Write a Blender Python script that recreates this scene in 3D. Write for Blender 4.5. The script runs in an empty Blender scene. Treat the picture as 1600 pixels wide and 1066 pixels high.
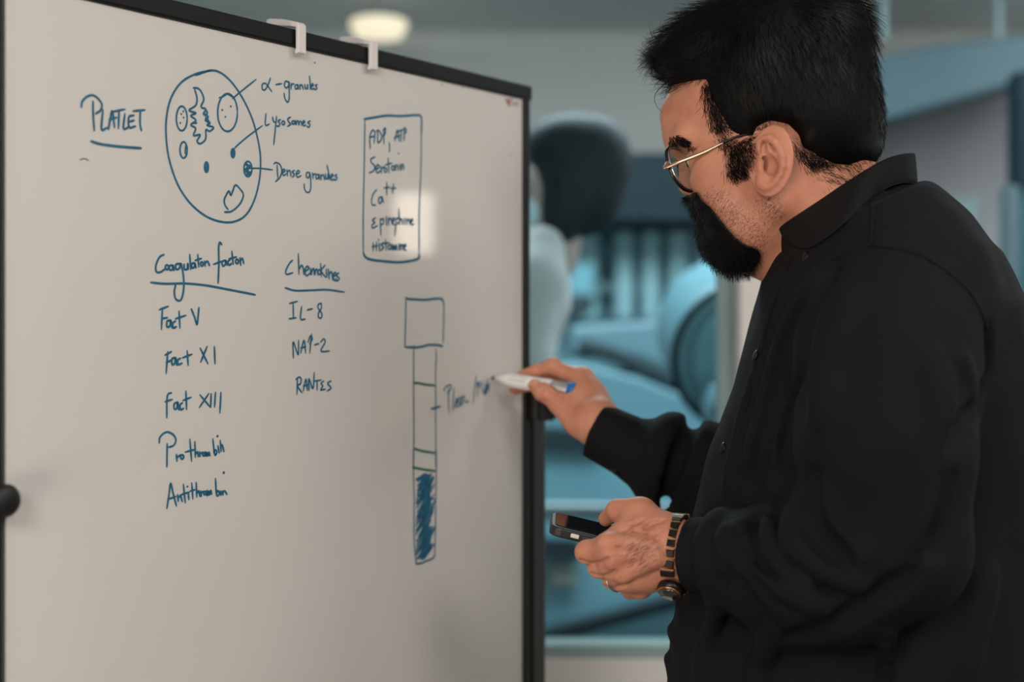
import bpy, math
import numpy as np
from mathutils import Matrix, Vector

SC = bpy.context.scene
COL = SC.collection
F_PX = 1600 * 50 / 36.0            # focal length of the 50 mm lens on the 1600 px wide frame
CAM = np.array([0.0, 0.0, 1.42])

# ------------------------------------------------------------------ camera, world, lights, exposure
cam_d = bpy.data.cameras.new('camera'); cam_d.lens = 50; cam_d.sensor_width = 36
cam = bpy.data.objects.new('camera', cam_d); COL.objects.link(cam)
cam.location = CAM; cam.rotation_euler = (math.pi / 2, 0, 0)
cam_d.dof.use_dof = True; cam_d.dof.focus_distance = 1.45; cam_d.dof.aperture_fstop = 2.3
cam_d.clip_start = 0.02
SC.camera = cam

world = bpy.data.worlds.new('world'); SC.world = world; world.use_nodes = True
bg = world.node_tree.nodes['Background']
bg.inputs[0].default_value = (0.8, 0.82, 0.85, 1); bg.inputs[1].default_value = 0.05

def area(name, loc, target, size, power, color, size_y=None):
    d = bpy.data.lights.new(name, 'AREA'); d.energy = power; d.color = color
    d.shape = 'RECTANGLE'; d.size = size; d.size_y = size_y or size
    o = bpy.data.objects.new(name, d); COL.objects.link(o); o.location = loc
    v = Vector(target) - Vector(loc)
    o.rotation_euler = v.to_track_quat('-Z', 'Y').to_euler()
    return o
area('soft_panel_light', (-0.5, -1.0, 2.2), (0.1, 1.5, 1.3), 0.7, 27, (1.0, 0.96, 0.91))
area('ceiling_panel_light', (1.15, -0.6, 2.55), (0.1, 1.5, 1.3), 0.5, 24, (1.0, 0.94, 0.88), 0.9)
area('ceiling_panel_light', (1.5, 0.9, 2.6), (1.3, 1.2, 0), 0.6, 14, (1.0, 0.95, 0.88))
area('left_fill_light', (-0.8, 0.05, 1.0), (-0.1, 1.6, 1.2), 0.5, 9, (1.0, 0.82, 0.67))  # added warm fill to brighten the board's left side, no lamp stands here
area('lab_ceiling_light', (0.2, 3.6, 2.58), (0.2, 4.2, 0), 1.6, 84, (0.87, 0.96, 1.0), 1.0)
area('lab_ceiling_light', (2.3, 3.9, 2.58), (2.2, 4.4, 0), 1.2, 36, (0.94, 0.98, 1.0), 1.0)

SC.view_settings.view_transform = 'Standard'; SC.view_settings.look = 'None'
SC.view_settings.gamma = 1; SC.view_settings.use_curve_mapping = False
SC.view_settings.exposure = 0.0

# ------------------------------------------------------------------ helpers
def P(px, py, Y):
    return np.array([(px - 800) * Y / F_PX, Y, CAM[2] - (py - 533) * Y / F_PX])
def nrm(v):
    v = np.asarray(v, float); return v / np.linalg.norm(v)
def lin(c):
    c = np.array(c) / 255.0
    return tuple(np.where(c <= 0.04045, c / 12.92, ((c + 0.055) / 1.055) ** 2.4)) + (1.0,)
MATS = {}
def mat(name, rgb, rough=0.5, metal=0.0, spec=0.5, coat=0.0, coat_rough=0.05, emit=None, estr=0.0,
        noise=None, bump=None, sss=0.0, alpha=None, sheen=0.0, trans=0.0):
    if name in MATS: return MATS[name]
    m = bpy.data.materials.new(name); m.use_nodes = True; nt = m.node_tree; b = nt.nodes['Principled BSDF']
    col = lin(rgb)
    b.inputs['Base Color'].default_value = col; b.inputs['Roughness'].default_value = rough
    b.inputs['Metallic'].default_value = metal; b.inputs['Specular IOR Level'].default_value = spec
    b.inputs['Coat Weight'].default_value = coat; b.inputs['Coat Roughness'].default_value = coat_rough
    b.inputs['Transmission Weight'].default_value = trans
    if sheen: b.inputs['Sheen Weight'].default_value = sheen
    if sss:
        b.inputs['Subsurface Weight'].default_value = sss
        b.inputs['Subsurface Radius'].default_value = (0.012, 0.004, 0.002); b.inputs['Subsurface Scale'].default_value = 0.5
    if emit is not None:
        b.inputs['Emission Color'].default_value = lin(emit); b.inputs['Emission Strength'].default_value = estr
    tc = nt.nodes.new('ShaderNodeTexCoord')
    if noise:                                     # (scale, amount, second colour)
        n = nt.nodes.new('ShaderNodeTexNoise'); n.inputs['Scale'].default_value = noise[0]; n.inputs['Detail'].default_value = 6
        nt.links.new(tc.outputs['Object'], n.inputs['Vector'])
        r = nt.nodes.new('ShaderNodeMapRange'); r.inputs[1].default_value = 0.35; r.inputs[2].default_value = 0.7; r.inputs[4].default_value = noise[1]
        nt.links.new(n.outputs['Fac'], r.inputs[0])
        mx = nt.nodes.new('ShaderNodeMix'); mx.data_type = 'RGBA'
        mx.inputs[6].default_value = col; mx.inputs[7].default_value = lin(noise[2])
        nt.links.new(r.outputs[0], mx.inputs[0]); nt.links.new(mx.outputs[2], b.inputs['Base Color'])
    if bump:                                      # (scale, strength, distance)
        n = nt.nodes.new('ShaderNodeTexNoise'); n.inputs['Scale'].default_value = bump[0]; n.inputs['Detail'].default_value = 4
        nt.links.new(tc.outputs['Object'], n.inputs['Vector'])
        bp = nt.nodes.new('ShaderNodeBump'); bp.inputs['Strength'].default_value = bump[1]; bp.inputs['Distance'].default_value = bump[2]
        nt.links.new(n.outputs['Fac'], bp.inputs['Height']); nt.links.new(bp.outputs[0], b.inputs['Normal'])
    MATS[name] = m; return m

def glass_mat(name, tint, refl_rough=0.0, ior=1.5, rcol=(1, 1, 1, 1)):
    m = bpy.data.materials.new(name); m.use_nodes = True; nt = m.node_tree
    for n in list(nt.nodes): nt.nodes.remove(n)
    out = nt.nodes.new('ShaderNodeOutputMaterial'); mx = nt.nodes.new('ShaderNodeMixShader')
    tr = nt.nodes.new('ShaderNodeBsdfTransparent'); tr.inputs[0].default_value = tint
    gl = nt.nodes.new('ShaderNodeBsdfGlossy'); gl.inputs['Roughness'].default_value = refl_rough
    fr = nt.nodes.new('ShaderNodeFresnel'); ge = nt.nodes.new('ShaderNodeNewGeometry'); mr = nt.nodes.new('ShaderNodeMapRange'); mr.inputs[3].default_value = ior; mr.inputs[4].default_value = 1 / ior
    nt.links.new(ge.outputs['Backfacing'], mr.inputs[0]); nt.links.new(mr.outputs[0], fr.inputs[0]); gl.inputs[0].default_value = rcol
    nt.links.new(fr.outputs[0], mx.inputs[0]); nt.links.new(tr.outputs[0], mx.inputs[1]); nt.links.new(gl.outputs[0], mx.inputs[2])
    nt.links.new(mx.outputs[0], out.inputs[0]); return m

def npmesh(name, V, Q, smooth=True):
    """V (n,3), Q list of face index arrays (each (m,k))."""
    me = bpy.data.meshes.new(name)
    Q = [np.asarray(q, np.int32) for q in (Q if isinstance(Q, list) else [Q]) if len(q)]
    V = np.asarray(V, np.float32)
    me.vertices.add(len(V)); me.vertices.foreach_set('co', V.ravel())
    loops = np.concatenate([q.ravel() for q in Q]); tot = np.concatenate([np.full(len(q), q.shape[1], np.int32) for q in Q])
    start = np.concatenate([[0], np.cumsum(tot)[:-1]]).astype(np.int32)
    me.loops.add(len(loops)); me.loops.foreach_set('vertex_index', loops)
    me.polygons.add(len(tot)); me.polygons.foreach_set('loop_start', start)
    me.polygons.foreach_set('use_smooth', np.full(len(tot), smooth, bool))
    me.update(calc_edges=True); me.validate()
    return me

class MB:
    """Collects plain shapes in world space and links them as one mesh object."""
    def __init__(s): s.v = []; s.f = []; s.n = 0
    def add(s, V, faces):
        V = np.asarray(V, float); s.v.append(V); s.f += [[i + s.n for i in f] for f in faces]; s.n += len(V)
    def box(s, c, size, ax=None):
        ax = np.eye(3) if ax is None else np.array(ax, float)
        V = [np.array(c) + (sx * size[0] / 2) * ax[0] + (sy * size[1] / 2) * ax[1] + (sz * size[2] / 2) * ax[2]
             for sx in (-1, 1) for sy in (-1, 1) for sz in (-1, 1)]
        s.add(V, [(0, 1, 3, 2), (4, 6, 7, 5), (0, 4, 5, 1), (2, 3, 7, 6), (0, 2, 6, 4), (1, 5, 7, 3)]); return s
    def lathe(s, a, b, prof, seg=32):
        """prof: list of (t, r): t in 0..1 along a->b; closed with end caps."""
        a = np.array(a, float); b = np.array(b, float); d = nrm(b - a)
        u = nrm(np.cross(d, [0, 0, 1] if abs(d[2]) < 0.9 else [1, 0, 0])); w = np.cross(d, u)
        th = np.arange(seg) * 2 * math.pi / seg; V = []
        for t, r in prof:
            V += [a + (b - a) * t + max(r, 1e-5) * (math.cos(x) * u + math.sin(x) * w) for x in th]
        F = []
        for i in range(len(prof) - 1):
            for j in range(seg):
                k = (j + 1) % seg
                F.append((i * seg + j, i * seg + k, (i + 1) * seg + k, (i + 1) * seg + j))
        F.append(tuple(range(seg - 1, -1, -1))); F.append(tuple((len(prof) - 1) * seg + j for j in range(seg)))
        s.add(V, F); return s
    def cyl(s, a, b, r, seg=24, r2=None): return s.lathe(a, b, [(0, r), (1, r if r2 is None else r2)], seg)
    def tube(s, pts, r, seg=10, flat=None, closed=False):
        pts = np.array(pts, float); n = len(pts)
        rr = np.full(n, r) if np.isscalar(r) else np.array(r)
        if closed: T = np.roll(pts, -1, 0) - np.roll(pts, 1, 0)
        else: T = np.gradient(pts, axis=0)
        T /= np.linalg.norm(T, axis=1)[:, None] + 1e-12
        u = np.array([0, 0, 1.0]) if abs(T[0][2]) < 0.9 else np.array([1.0, 0, 0])
        V = []; th = np.arange(seg) * 2 * math.pi / seg
        for i in range(n):
            u = u - T[i] * np.dot(u, T[i]); u = u / np.linalg.norm(u); w = np.cross(T[i], u)
            fl = 1 if flat is None else flat
            V += [pts[i] + rr[i] * (math.cos(x) * u + fl * math.sin(x) * w) for x in th]
        F = []
        for i in range(n if closed else n - 1):
            a = i * seg; b = ((i + 1) % n) * seg
            for j in range(seg):
                k = (j + 1) % seg; F.append((a + j, a + k, b + k, b + j))
        if not closed:
            F.append(tuple(range(seg - 1, -1, -1))); F.append(tuple((n - 1) * seg + j for j in range(seg)))
        s.add(V, F); return s
    def prism(s, pts, d):
        """closed 3-D polygon pts extruded by vector d."""
        pts = np.array(pts, float); n = len(pts); V = np.concatenate([pts, pts + np.array(d)])
        F = [tuple(range(n)), tuple(range(2 * n - 1, n - 1, -1))] + [(i, i + n, (i + 1) % n + n, (i + 1) % n) for i in range(n)]
        s.add(V, F); return s
    def build(s, name, m, parent=None, bevel=0.0, smooth=False, seg=2):
        me = bpy.data.meshes.new(name); me.from_pydata(np.concatenate(s.v).tolist(), [], s.f)
        import bmesh
        bm = bmesh.new(); bm.from_mesh(me); bmesh.ops.recalc_face_normals(bm, faces=bm.faces)
        for f in bm.faces: f.smooth = smooth
        bm.to_mesh(me); bm.free()
        o = link(name, me, m, parent)
        if bevel:
            b = o.modifiers.new('bevel', 'BEVEL'); b.width = bevel; b.segments = seg; b.limit_method = 'ANGLE'
        return o

def link(name, me, m, parent=None):
    o = bpy.data.objects.new(name, me); COL.objects.link(o)
    if m is not None: me.materials.append(m)
    if parent is not None:
        o.parent = parent; o.matrix_parent_inverse = world_of(parent).inverted()
    return o
def world_of(o):
    M = Matrix.Translation(o.location) if o.type == 'EMPTY' else Matrix.Identity(4)
    return M
def tag(o, label, cat, group=None, kind=None):
    o['label'] = label; o['category'] = cat
    if group: o['group'] = group
    if kind: o['kind'] = kind
    return o
def thing(name, label, cat, loc, group=None):
    o = bpy.data.objects.new(name, None); COL.objects.link(o); o.location = loc; o.empty_display_size = 0.05
    return tag(o, label, cat, group)
def struct(o, label=None):
    o['kind'] = 'structure'
    if label: o['label'] = label
    return o
def curve3(pts, n=8, closed=False):
    """Catmull-Rom through points."""
    p = np.array(pts, float)
    if len(p) < 3 and not closed: return np.array([p[0] + (p[-1] - p[0]) * t for t in np.linspace(0, 1, n)])
    if closed: q = np.concatenate([p[-1:], p, p[:2]])
    else: q = np.concatenate([[2 * p[0] - p[1]], p, [2 * p[-1] - p[-2]]])
    out = []
    for i in range(1, len(q) - 2):
        for t in np.linspace(0, 1, n, endpoint=False):
            a, b, c, d = q[i - 1], q[i], q[i + 1], q[i + 2]
            out.append(0.5 * (2 * b + (c - a) * t + (2 * a - 5 * b + 4 * c - d) * t * t + (3 * b - a - 3 * c + d) * t ** 3))
    if not closed: out.append(p[-1])
    return np.array(out)

# ---------------------------------------------------------------- signed distance field modelling
def smin(a, b, k):
    if k <= 0: return np.minimum(a, b)
    h = np.maximum(k - np.abs(a - b), 0) / k
    return np.minimum(a, b) - h * h * k * 0.25
class SDF:
    def __init__(s, lo, hi, h):
        s.lo = np.array(lo, float); s.h = h
        s.n = np.ceil((np.array(hi) - s.lo) / h).astype(int) + 1
        s.F = np.full(s.n, 0.08, np.float32)
        s.ax = [(s.lo[i] + h * np.arange(s.n[i])).astype(np.float32) for i in range(3)]
    def _reg(s, lo, hi):
        i0 = np.maximum(np.floor((np.array(lo) - s.lo) / s.h).astype(int), 0)
        i1 = np.minimum(np.ceil((np.array(hi) - s.lo) / s.h).astype(int) + 1, s.n)
        if np.any(i1 <= i0): return None
        sl = tuple(slice(a, b) for a, b in zip(i0, i1))
        X = s.ax[0][sl[0]][:, None, None]; Y = s.ax[1][sl[1]][None, :, None]; Z = s.ax[2][sl[2]][None, None, :]
        return sl, X, Y, Z
    def put(s, lo, hi, fn, k=0.0, op='add', m=0.012):
        m = m + k
        r = s._reg(np.array(lo) - m, np.array(hi) + m)
        if r is None: return s
        sl, X, Y, Z = r; d = fn(X, Y, Z)
        if op == 'add': s.F[sl] = smin(s.F[sl], d, k)
        elif op == 'sub': s.F[sl] = -smin(-s.F[sl], d, k)
        elif op == 'int': s.F[sl] = -smin(-s.F[sl], -d, k)
        elif op == 'off': s.F[sl] += d
        return s
    def cone(s, a, b, ra, rb=None, k=0.0, op='add'):
        a = np.array(a, float); b = np.array(b, float); rb = ra if rb is None else rb
        ab = b - a; L2 = max(ab @ ab, 1e-12); R = max(ra, rb)
        def fn(X, Y, Z):
            x = X - a[0]; y = Y - a[1]; z = Z - a[2]
            t = np.clip((x * ab[0] + y * ab[1] + z * ab[2]) / L2, 0, 1)
            return np.sqrt((x - t * ab[0]) ** 2 + (y - t * ab[1]) ** 2 + (z - t * ab[2]) ** 2) - (ra + t * (rb - ra))
        return s.put(np.minimum(a, b) - R, np.maximum(a, b) + R, fn, k, op)
    def chain(s, pts, rs, k=0.0, op='add'):
        pts = [np.array(p, float) for p in pts]
        if np.isscalar(rs): rs = [rs] * len(pts)
        for i in range(len(pts) - 1): s.cone(pts[i], pts[i + 1], rs[i], rs[i + 1], k, op)
        return s
    def ell(s, c, r, ax=None, k=0.0, op='add'):
        c = np.array(c, float); r = np.array(r, float); ax = np.eye(3) if ax is None else np.array(ax, float)
        ext = np.sqrt(((ax * r[:, None]) ** 2).sum(0))
        def fn(X, Y, Z):
            x = X - c[0]; y = Y - c[1]; z = Z - c[2]
            q = [x * ax[i][0] + y * ax[i][1] + z * ax[i][2] for i in range(3)]
            k0 = np.sqrt(sum((q[i] / r[i]) ** 2 for i in range(3)))
            k1 = np.sqrt(sum((q[i] / r[i] ** 2) ** 2 for i in range(3))) + 1e-9
            return k0 * (k0 - 1) / k1
        return s.put(c - ext, c + ext, fn, k, op)
    def box(s, c, half, ax=None, rnd=0.0, k=0.0, op='add'):
        c = np.array(c, float); hf = np.array(half, float); ax = np.eye(3) if ax is None else np.array(ax, float)
        ext = (np.abs(ax) * hf[:, None]).sum(0)
        def fn(X, Y, Z):
            x = X - c[0]; y = Y - c[1]; z = Z - c[2]
            q = [np.abs(x * ax[i][0] + y * ax[i][1] + z * ax[i][2]) - (hf[i] - rnd) for i in range(3)]
            return np.sqrt(sum(np.maximum(v, 0) ** 2 for v in q)) + np.minimum(np.maximum(np.maximum(q[0], q[1]), q[2]), 0) - rnd
        return s.put(c - ext, c + ext, fn, k, op)
    def sample(s, p):
        g = (np.asarray(p, float) - s.lo) / s.h
        g = np.clip(g, 0, s.n - 1.001); i = g.astype(int); f = g - i; out = 0
        for dx in (0, 1):
            for dy in (0, 1):
                for dz in (0, 1):
                    w = (f[..., 0] if dx else 1 - f[..., 0]) * (f[..., 1] if dy else 1 - f[..., 1]) * (f[..., 2] if dz else 1 - f[..., 2])
                    out = out + w * s.F[i[..., 0] + dx, i[..., 1] + dy, i[..., 2] + dz]
        return out
    def grad(s, p):
        p = np.asarray(p, float); e = s.h; g = np.stack([s.sample(p + e * v) - s.sample(p - e * v) for v in np.eye(3)], -1)
        return g / (np.linalg.norm(g, axis=-1, keepdims=True) + 1e-9)
    def ray(s, px, py, y0=1.0, y1=2.0):
        Ys = np.arange(y0, y1, s.h * 0.5); pts = np.array([P(px, py, y) for y in Ys])
        ok = np.all((pts > s.lo) & (pts < s.lo + (s.n - 1) * s.h), 1); v = np.where(ok, s.sample(pts), 1)
        i = np.argmax(v < 0)
        return pts[i] if v[i] < 0 else None
    def mesh(s, smooth=1):
        F = s.F; ins = F < 0; nx, ny, nz = F.shape
        c = [ins[a:nx - 1 + a, b:ny - 1 + b, d:nz - 1 + d] for a in (0, 1) for b in (0, 1) for d in (0, 1)]
        cnt = sum(x.astype(np.int8) for x in c); act = (cnt > 0) & (cnt < 8)
        ci = np.argwhere(act); ids = np.full(act.shape, -1, np.int32); ids[act] = np.arange(len(ci))
        acc = np.zeros((len(ci), 3)); num = np.zeros(len(ci))
        cor = [np.array((a, b, d)) for a in (0, 1) for b in (0, 1) for d in (0, 1)]
        vals = [F[ci[:, 0] + o[0], ci[:, 1] + o[1], ci[:, 2] + o[2]].astype(float) for o in cor]
        for i in range(8):
            for j in range(i + 1, 8):
                if np.abs(cor[i] - cor[j]).sum() != 1: continue
                a, b = vals[i], vals[j]; m = (a < 0) != (b < 0)
                t = np.where(m, a / np.where(m, a - b, 1), 0)
                acc += np.where(m[:, None], cor[i] + t[:, None] * (cor[j] - cor[i]), 0); num += m
        V = s.lo + s.h * (ci + acc / num[:, None])
        Q = []
        for axis in range(3):
            A = np.moveaxis(ins, axis, 0); I = np.moveaxis(ids, axis, 0)
            e = A[:-1, 1:-1, 1:-1] != A[1:, 1:-1, 1:-1]; ei = np.argwhere(e); fl = A[:-1, 1:-1, 1:-1][e]
            a, b, d = ei[:, 0], ei[:, 1], ei[:, 2]
            q = np.stack([I[a, b, d], I[a, b + 1, d], I[a, b + 1, d + 1], I[a, b, d + 1]], 1)
            if axis == 1: fl = ~fl
            q = np.where(fl[:, None], q, q[:, ::-1]); Q.append(q)
        Q = np.concatenate(Q); Q = Q[(Q >= 0).all(1)]
        for _ in range(smooth):
            S = np.zeros_like(V); N = np.zeros(len(V))
            for j in range(4):
                for o in (1, 3):
                    np.add.at(S, Q[:, j], V[Q[:, (j + o) % 4]]); np.add.at(N, Q[:, j], 1)
            V = 0.5 * V + 0.5 * S / np.maximum(N, 1)[:, None]
        return V, Q
def join(parts):
    V = []; Q = []; n = 0
    for v, q in parts: V.append(v); Q.append(q + n); n += len(v)
    return np.concatenate(V), np.concatenate(Q)

RNG = np.random.default_rng(7)
def surf_points(V, Q, n):
    T = np.concatenate([Q[:, [0, 1, 2]], Q[:, [0, 2, 3]]]); a, b, c = V[T[:, 0]], V[T[:, 1]], V[T[:, 2]]
    ar = np.linalg.norm(np.cross(b - a, c - a), axis=1); cs = np.cumsum(ar); i = np.searchsorted(cs, RNG.random(n) * cs[-1])
    u = RNG.random(n); v = RNG.random(n); f = u + v > 1; u[f] = 1 - u[f]; v[f] = 1 - v[f]
    return a[i] + u[:, None] * (b[i] - a[i]) + v[:, None] * (c[i] - a[i])
def strand_mesh(S, r0, r1=None):
    """S (n,k,3) polylines to thin three-sided tubes."""
    S = np.asarray(S, float); n, k, _ = S.shape; r1 = r0 * 0.3 if r1 is None else r1
    T = np.gradient(S, axis=1); T /= np.linalg.norm(T, axis=2, keepdims=True) + 1e-12
    ref = np.array([0.31, 0.52, 0.79]); u = np.cross(T, ref); u /= np.linalg.norm(u, axis=2, keepdims=True) + 1e-9; w = np.cross(T, u)
    rr = np.linspace(1, 0, k)[None, :, None] * (r0 - r1) + r1
    ring = [S + rr * (math.cos(t) * u + math.sin(t) * w) for t in (0, 2.0944, 4.18879)]
    V = np.stack(ring, 2).reshape(-1, 3)
    base = (np.arange(n)[:, None] * k + np.arange(k - 1)[None, :]).ravel() * 3
    Q = np.concatenate([np.stack([base + j, base + (j + 1) % 3, base + 3 + (j + 1) % 3, base + 3 + j], 1) for j in range(3)])
    return V, Q
# ================================================================= THE SETTING
wallm = mat('wall_paint', (214, 210, 205), 0.8, bump=(90, 0.05, 0.002))
ceilm = mat('ceiling_paint', (205, 205, 203), 0.85, bump=(60, 0.05, 0.002))
floorm = mat('floor_vinyl', (120, 122, 124), 0.45, noise=(14, 0.5, (105, 108, 110)))
def sbox(name, lo, hi, m, bevel=0.0):
    lo = np.array(lo, float); hi = np.array(hi, float)
    return struct(MB().box((lo + hi) / 2, hi - lo).build(name, m, bevel=bevel))
XL, XR, YB, YG, YF, ZC = -2.6, 2.6, -2.6, 2.6, 5.7, 2.66
sbox('floor', (XL - .1, YB - .1, -0.1), (XR + .1, YF + .1, 0), floorm)
sbox('ceiling', (XL - .1, YB - .1, ZC), (XR + .1, YF + .1, ZC + .1), ceilm)
sbox('wall_left', (XL - .1, YB, 0), (XL, YF, ZC), wallm)
sbox('wall_right', (XR, YB, 0), (XR + .1, YF, ZC), wallm)
sbox('wall_behind', (XL - .1, YB - .1, 0), (XR + .1, YB, ZC), wallm)
farm = mat('far_wall_paint', (184, 172, 165), 0.8, noise=(1.2, 0.5, (174, 164, 158)))
sbox('wall_far', (XL - .1, YF, 0), (XR + .1, YF + .1, ZC), farm)
# glazed partition: low wall, white column, slim frames and two panes
white = mat('white_laminate', (238, 232, 226), 0.5)
sbox('wall_back', (XL, YG - .05, 0), (XR, YG + .05, 0.848), white)
sbox('trim_1', (.402, YG - .1, 0.85), (.626, YG + .06, ZC - .002), white, 0.004)
framem = mat('pale_green_frame', (150, 172, 172), 0.4)
sbox('trim_2', (XL, YG - .035, 0.849), (.401, YG + .03, 0.872), framem, 0.002)
sbox('trim_3', (.376, YG - .035, 0.873), (.401, YG + .03, ZC - .002), framem, 0.002)
sbox('trim_4', (.628, YG - .035, 0.849), (XR, YG + .03, 0.872), framem, 0.002)
gl = glass_mat('partition_glass', (0.86, 0.95, 0.97, 1), 0.0, 1.5, (.3, .3, .3, 1))
struct(MB().box(((XL + .375) / 2, YG, (0.873 + ZC) / 2), (.374 - XL, .008, ZC - .876)).build('window_1', gl))
struct(MB().box(((XR + .628) / 2, YG, (0.873 + ZC) / 2), (XR - .63, .008, ZC - .876)).build('window_2', gl))

# ================================================================= THE WHITEBOARD
BA = np.array([-.446, 1.238]); BB = np.array([.0167, 1.85])
BW = np.linalg.norm(BB - BA); bd = np.append((BB - BA) / BW, 0); bn = np.array([bd[1], -bd[0], 0.0])   # along, outward normal
ZT = 1.753; ZBOT = 0.70
def bpt(t, z, off=0.0): return np.array([BA[0], BA[1], 0]) + bd * t + bn * off + np.array([0, 0, z])
def bpx(px, py, off=0.0004):
    k = (px - 800) / F_PX
    t = (k * BA[1] - BA[0]) / (bd[0] - k * bd[1]); p = bpt(t, 0, off); Y = BA[1] + bd[1] * t
    return np.array([p[0], p[1], CAM[2] - (py - 533) * Y / F_PX])
BAX = [bd, bn, (0, 0, 1)]
blackm = mat('black_frame_plastic', (11, 12, 13), 0.5, spec=.3, bump=(300, 0.1, 0.0005))
postm = mat('black_steel', (13, 14, 15), 0.35)
board = thing('whiteboard', 'rolling whiteboard in a black frame covered in blue handwriting about platelets', 'whiteboard',
              tuple(bpt(BW / 2, 0, -.02)))
facem = mat('whiteboard_enamel', (204, 200, 195), 0.55, spec=0.3, coat=0.55, coat_rough=0.045)
panel = MB().box(bpt(BW / 2, (ZT + ZBOT) / 2 - .004, -.006), (BW - .012, .012, ZT - ZBOT - .02), BAX).build('panel', facem, board)
MB().box(bpt(BW / 2, ZT - .0098, -.008), (BW + .024, .024, .0196), BAX).build('top_rail', blackm, board, bevel=.003)
MB().box(bpt(BW / 2, ZBOT + .0085, -.008), (BW + .024, .024, .017), BAX).build('bottom_rail', blackm, board, bevel=.003)
for t in (-.006, BW + .001):
    MB().box(bpt(t, (ZT + ZBOT) / 2, -.008), (.013, .024, ZT - ZBOT - .012), BAX).build('side_rail', blackm, board, bevel=.003)
for t in (-.035, BW + .05):                                  # the stand: two posts, clamps, feet on castors
    MB().box(bpt(t, .70, -.03), (.034, .034, 1.31), BAX).build('stand_post', postm, board, bevel=.005)
    f = MB().box(bpt(t, .075, -.03), (.04, .52, .03), BAX).build('foot', postm, board, bevel=.006)
    for o in (-.24, .24):
        c = bpt(t, .03, -.03 + o)
        MB().cyl(c - bd * .011, c + bd * .011, .029, 20).build('caster', mat('caster_rubber', (30, 30, 30), 0.7), f, bevel=.003)
MB().box(bpt(BW / 2, .16, -.03), (BW + .05, .025, .03), BAX).build('cross_bar', postm, board, bevel=.004)
cl = MB()
cl.box(bpt(BW + .03, 1.352, -.012), (.05, .05, .068), BAX)
cl.cyl(bpt(BW + .026, 1.372, .006), bpt(BW + .026, 1.372, .014), .022, 24)
for i in range(4): cl.box(bpt(BW + .018 + .008 * i, 1.335, .014), (.003, .006, .04), BAX)
cl.build('pivot_clamp', mat('clamp_plastic', (12, 12, 13), 0.5), board, bevel=.006)
kn = bpt(-.008, 1.283, .004)
MB().lathe(kn, kn + bn * .022, [(0, .008), (.3, .014), (.8, .0145), (1, .011)], 24).build('pivot_knob', mat('clamp_plastic', (22, 22, 23), 0.5), board, smooth=True)
hookm = mat('white_hook_plastic', (214, 208, 206), 0.4)
for px, ytop in ((461, 39), (574, 66)):
    p = bpx(px, 300, 0); t = float(np.dot((p - np.array([BA[0], BA[1], 0]))[:2], bd[:2]))
    h = MB()
    h.prism([bpt(t - .006, ZT + z_, o_) for o_, z_ in ((.0085, .0062), (.0112, .0035), (.0112, -.0265), (.0058, -.0275), (.0052, -.0235), (.0068, -.0225), (.0068, .0012), (-.034, .0090), (-.034, -.014), (-.038, -.014), (-.038, .0150), (-.033, .0155), (-.012, .0120))], bd * .0118)
    h.build('paper_hook', hookm, board, bevel=.0013)

# ------------------------------------------------------------------ handwriting, drawn on the board face
def inkmat(name, rgb): return mat(name, rgb, 0.6, noise=(160, 0.35, tuple(min(255, c + 40) for c in rgb)))
ink = inkmat('blue_ink', (6, 84, 114)); ink2 = inkmat('green_ink', (8, 92, 74))
grey_ink = mat('grey_print', (92, 92, 94), 0.6); red_ink = mat('red_print', (150, 58, 60), 0.6)
class Ink:
    def __init__(s, sc, ox, oy, w=.0021): s.sc = sc; s.o = (ox, oy); s.w = w; s.m = MB(); s.lay = 0
    def st(s, *strokes, w=None, closed=False, sm=True):
        w = (w or s.w) / 2
        for k in strokes:
            p = np.array(k, float)
            if sm: p = curve3(p, 5, closed)
            s.lay = (s.lay + 1) % 6
            W = np.array([bpx(s.o[0] + x / s.sc, s.o[1] + y / s.sc, .0003 + s.lay * .00004) for x, y in p])
            if closed: W = np.concatenate([W, W[:1]])
            T = np.gradient(W, axis=0); T /= np.linalg.norm(T, axis=1)[:, None] + 1e-9
            N = np.cross(T, bn)
            W[0] -= T[0] * w * .7; W[-1] += T[-1] * w * .7
            n = len(W); ww = np.full(n, w); ww[0] *= .6; ww[-1] *= .6
            s.m.add(np.concatenate([W + N * ww[:, None], W - N * ww[:, None]]), [(i, i + 1, n + i + 1, n + i) for i in range(n - 1)])
        return s
    def oval(s, cx, cy, rx, ry, w=None, fill=False):
        th = np.linspace(0, 2 * math.pi, 28)[:-1]
        s.st([(cx + rx * math.cos(a), cy + ry * math.sin(a)) for a in th], w=w, closed=True, sm=False)
        if fill:
            W = [bpx(s.o[0] + (cx + rx * math.cos(a)) / s.sc, s.o[1] + (cy + ry * math.sin(a)) / s.sc, .00035) for a in th]
            s.m.add(W, [tuple(range(len(W)))])
        return s
    def dot(s, x, y, r=None):
        r = (r or s.w * .6); c = bpx(s.o[0] + x / s.sc, s.o[1] + y / s.sc, .0004)
        s.m.add([c + bd * r * math.cos(a) + np.array([0, 0, 1]) * r * math.sin(a) for a in np.linspace(0, 2 * math.pi, 13)[:-1]], [tuple(range(12))])
        return s
    def done(s, name, m=None):
        o = s.m.build(name, m or ink, panel); return o
A = lambda w=.0021: Ink(3.553, 0, 60, w)
A(.0024).st([(450, 382), (456, 350), (485, 322), (520, 318), (552, 345), (565, 372), (555, 402), (530, 418)], [(515, 350), (516, 430), (522, 512)],
  [(570, 398), (562, 505), (592, 496)], [(600, 505), (610, 450), (622, 402), (634, 495)], [(604, 452), (645, 440)], [(625, 408), (692, 394)], [(660, 400), (656, 500)],
  [(692, 420), (684, 500), (712, 494)], [(742, 428), (714, 438), (716, 494), (750, 488)], [(714, 464), (742, 456)], [(738, 404), (802, 398)], [(778, 402), (776, 470), (784, 512)]).done('platelet_heading')
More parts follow.
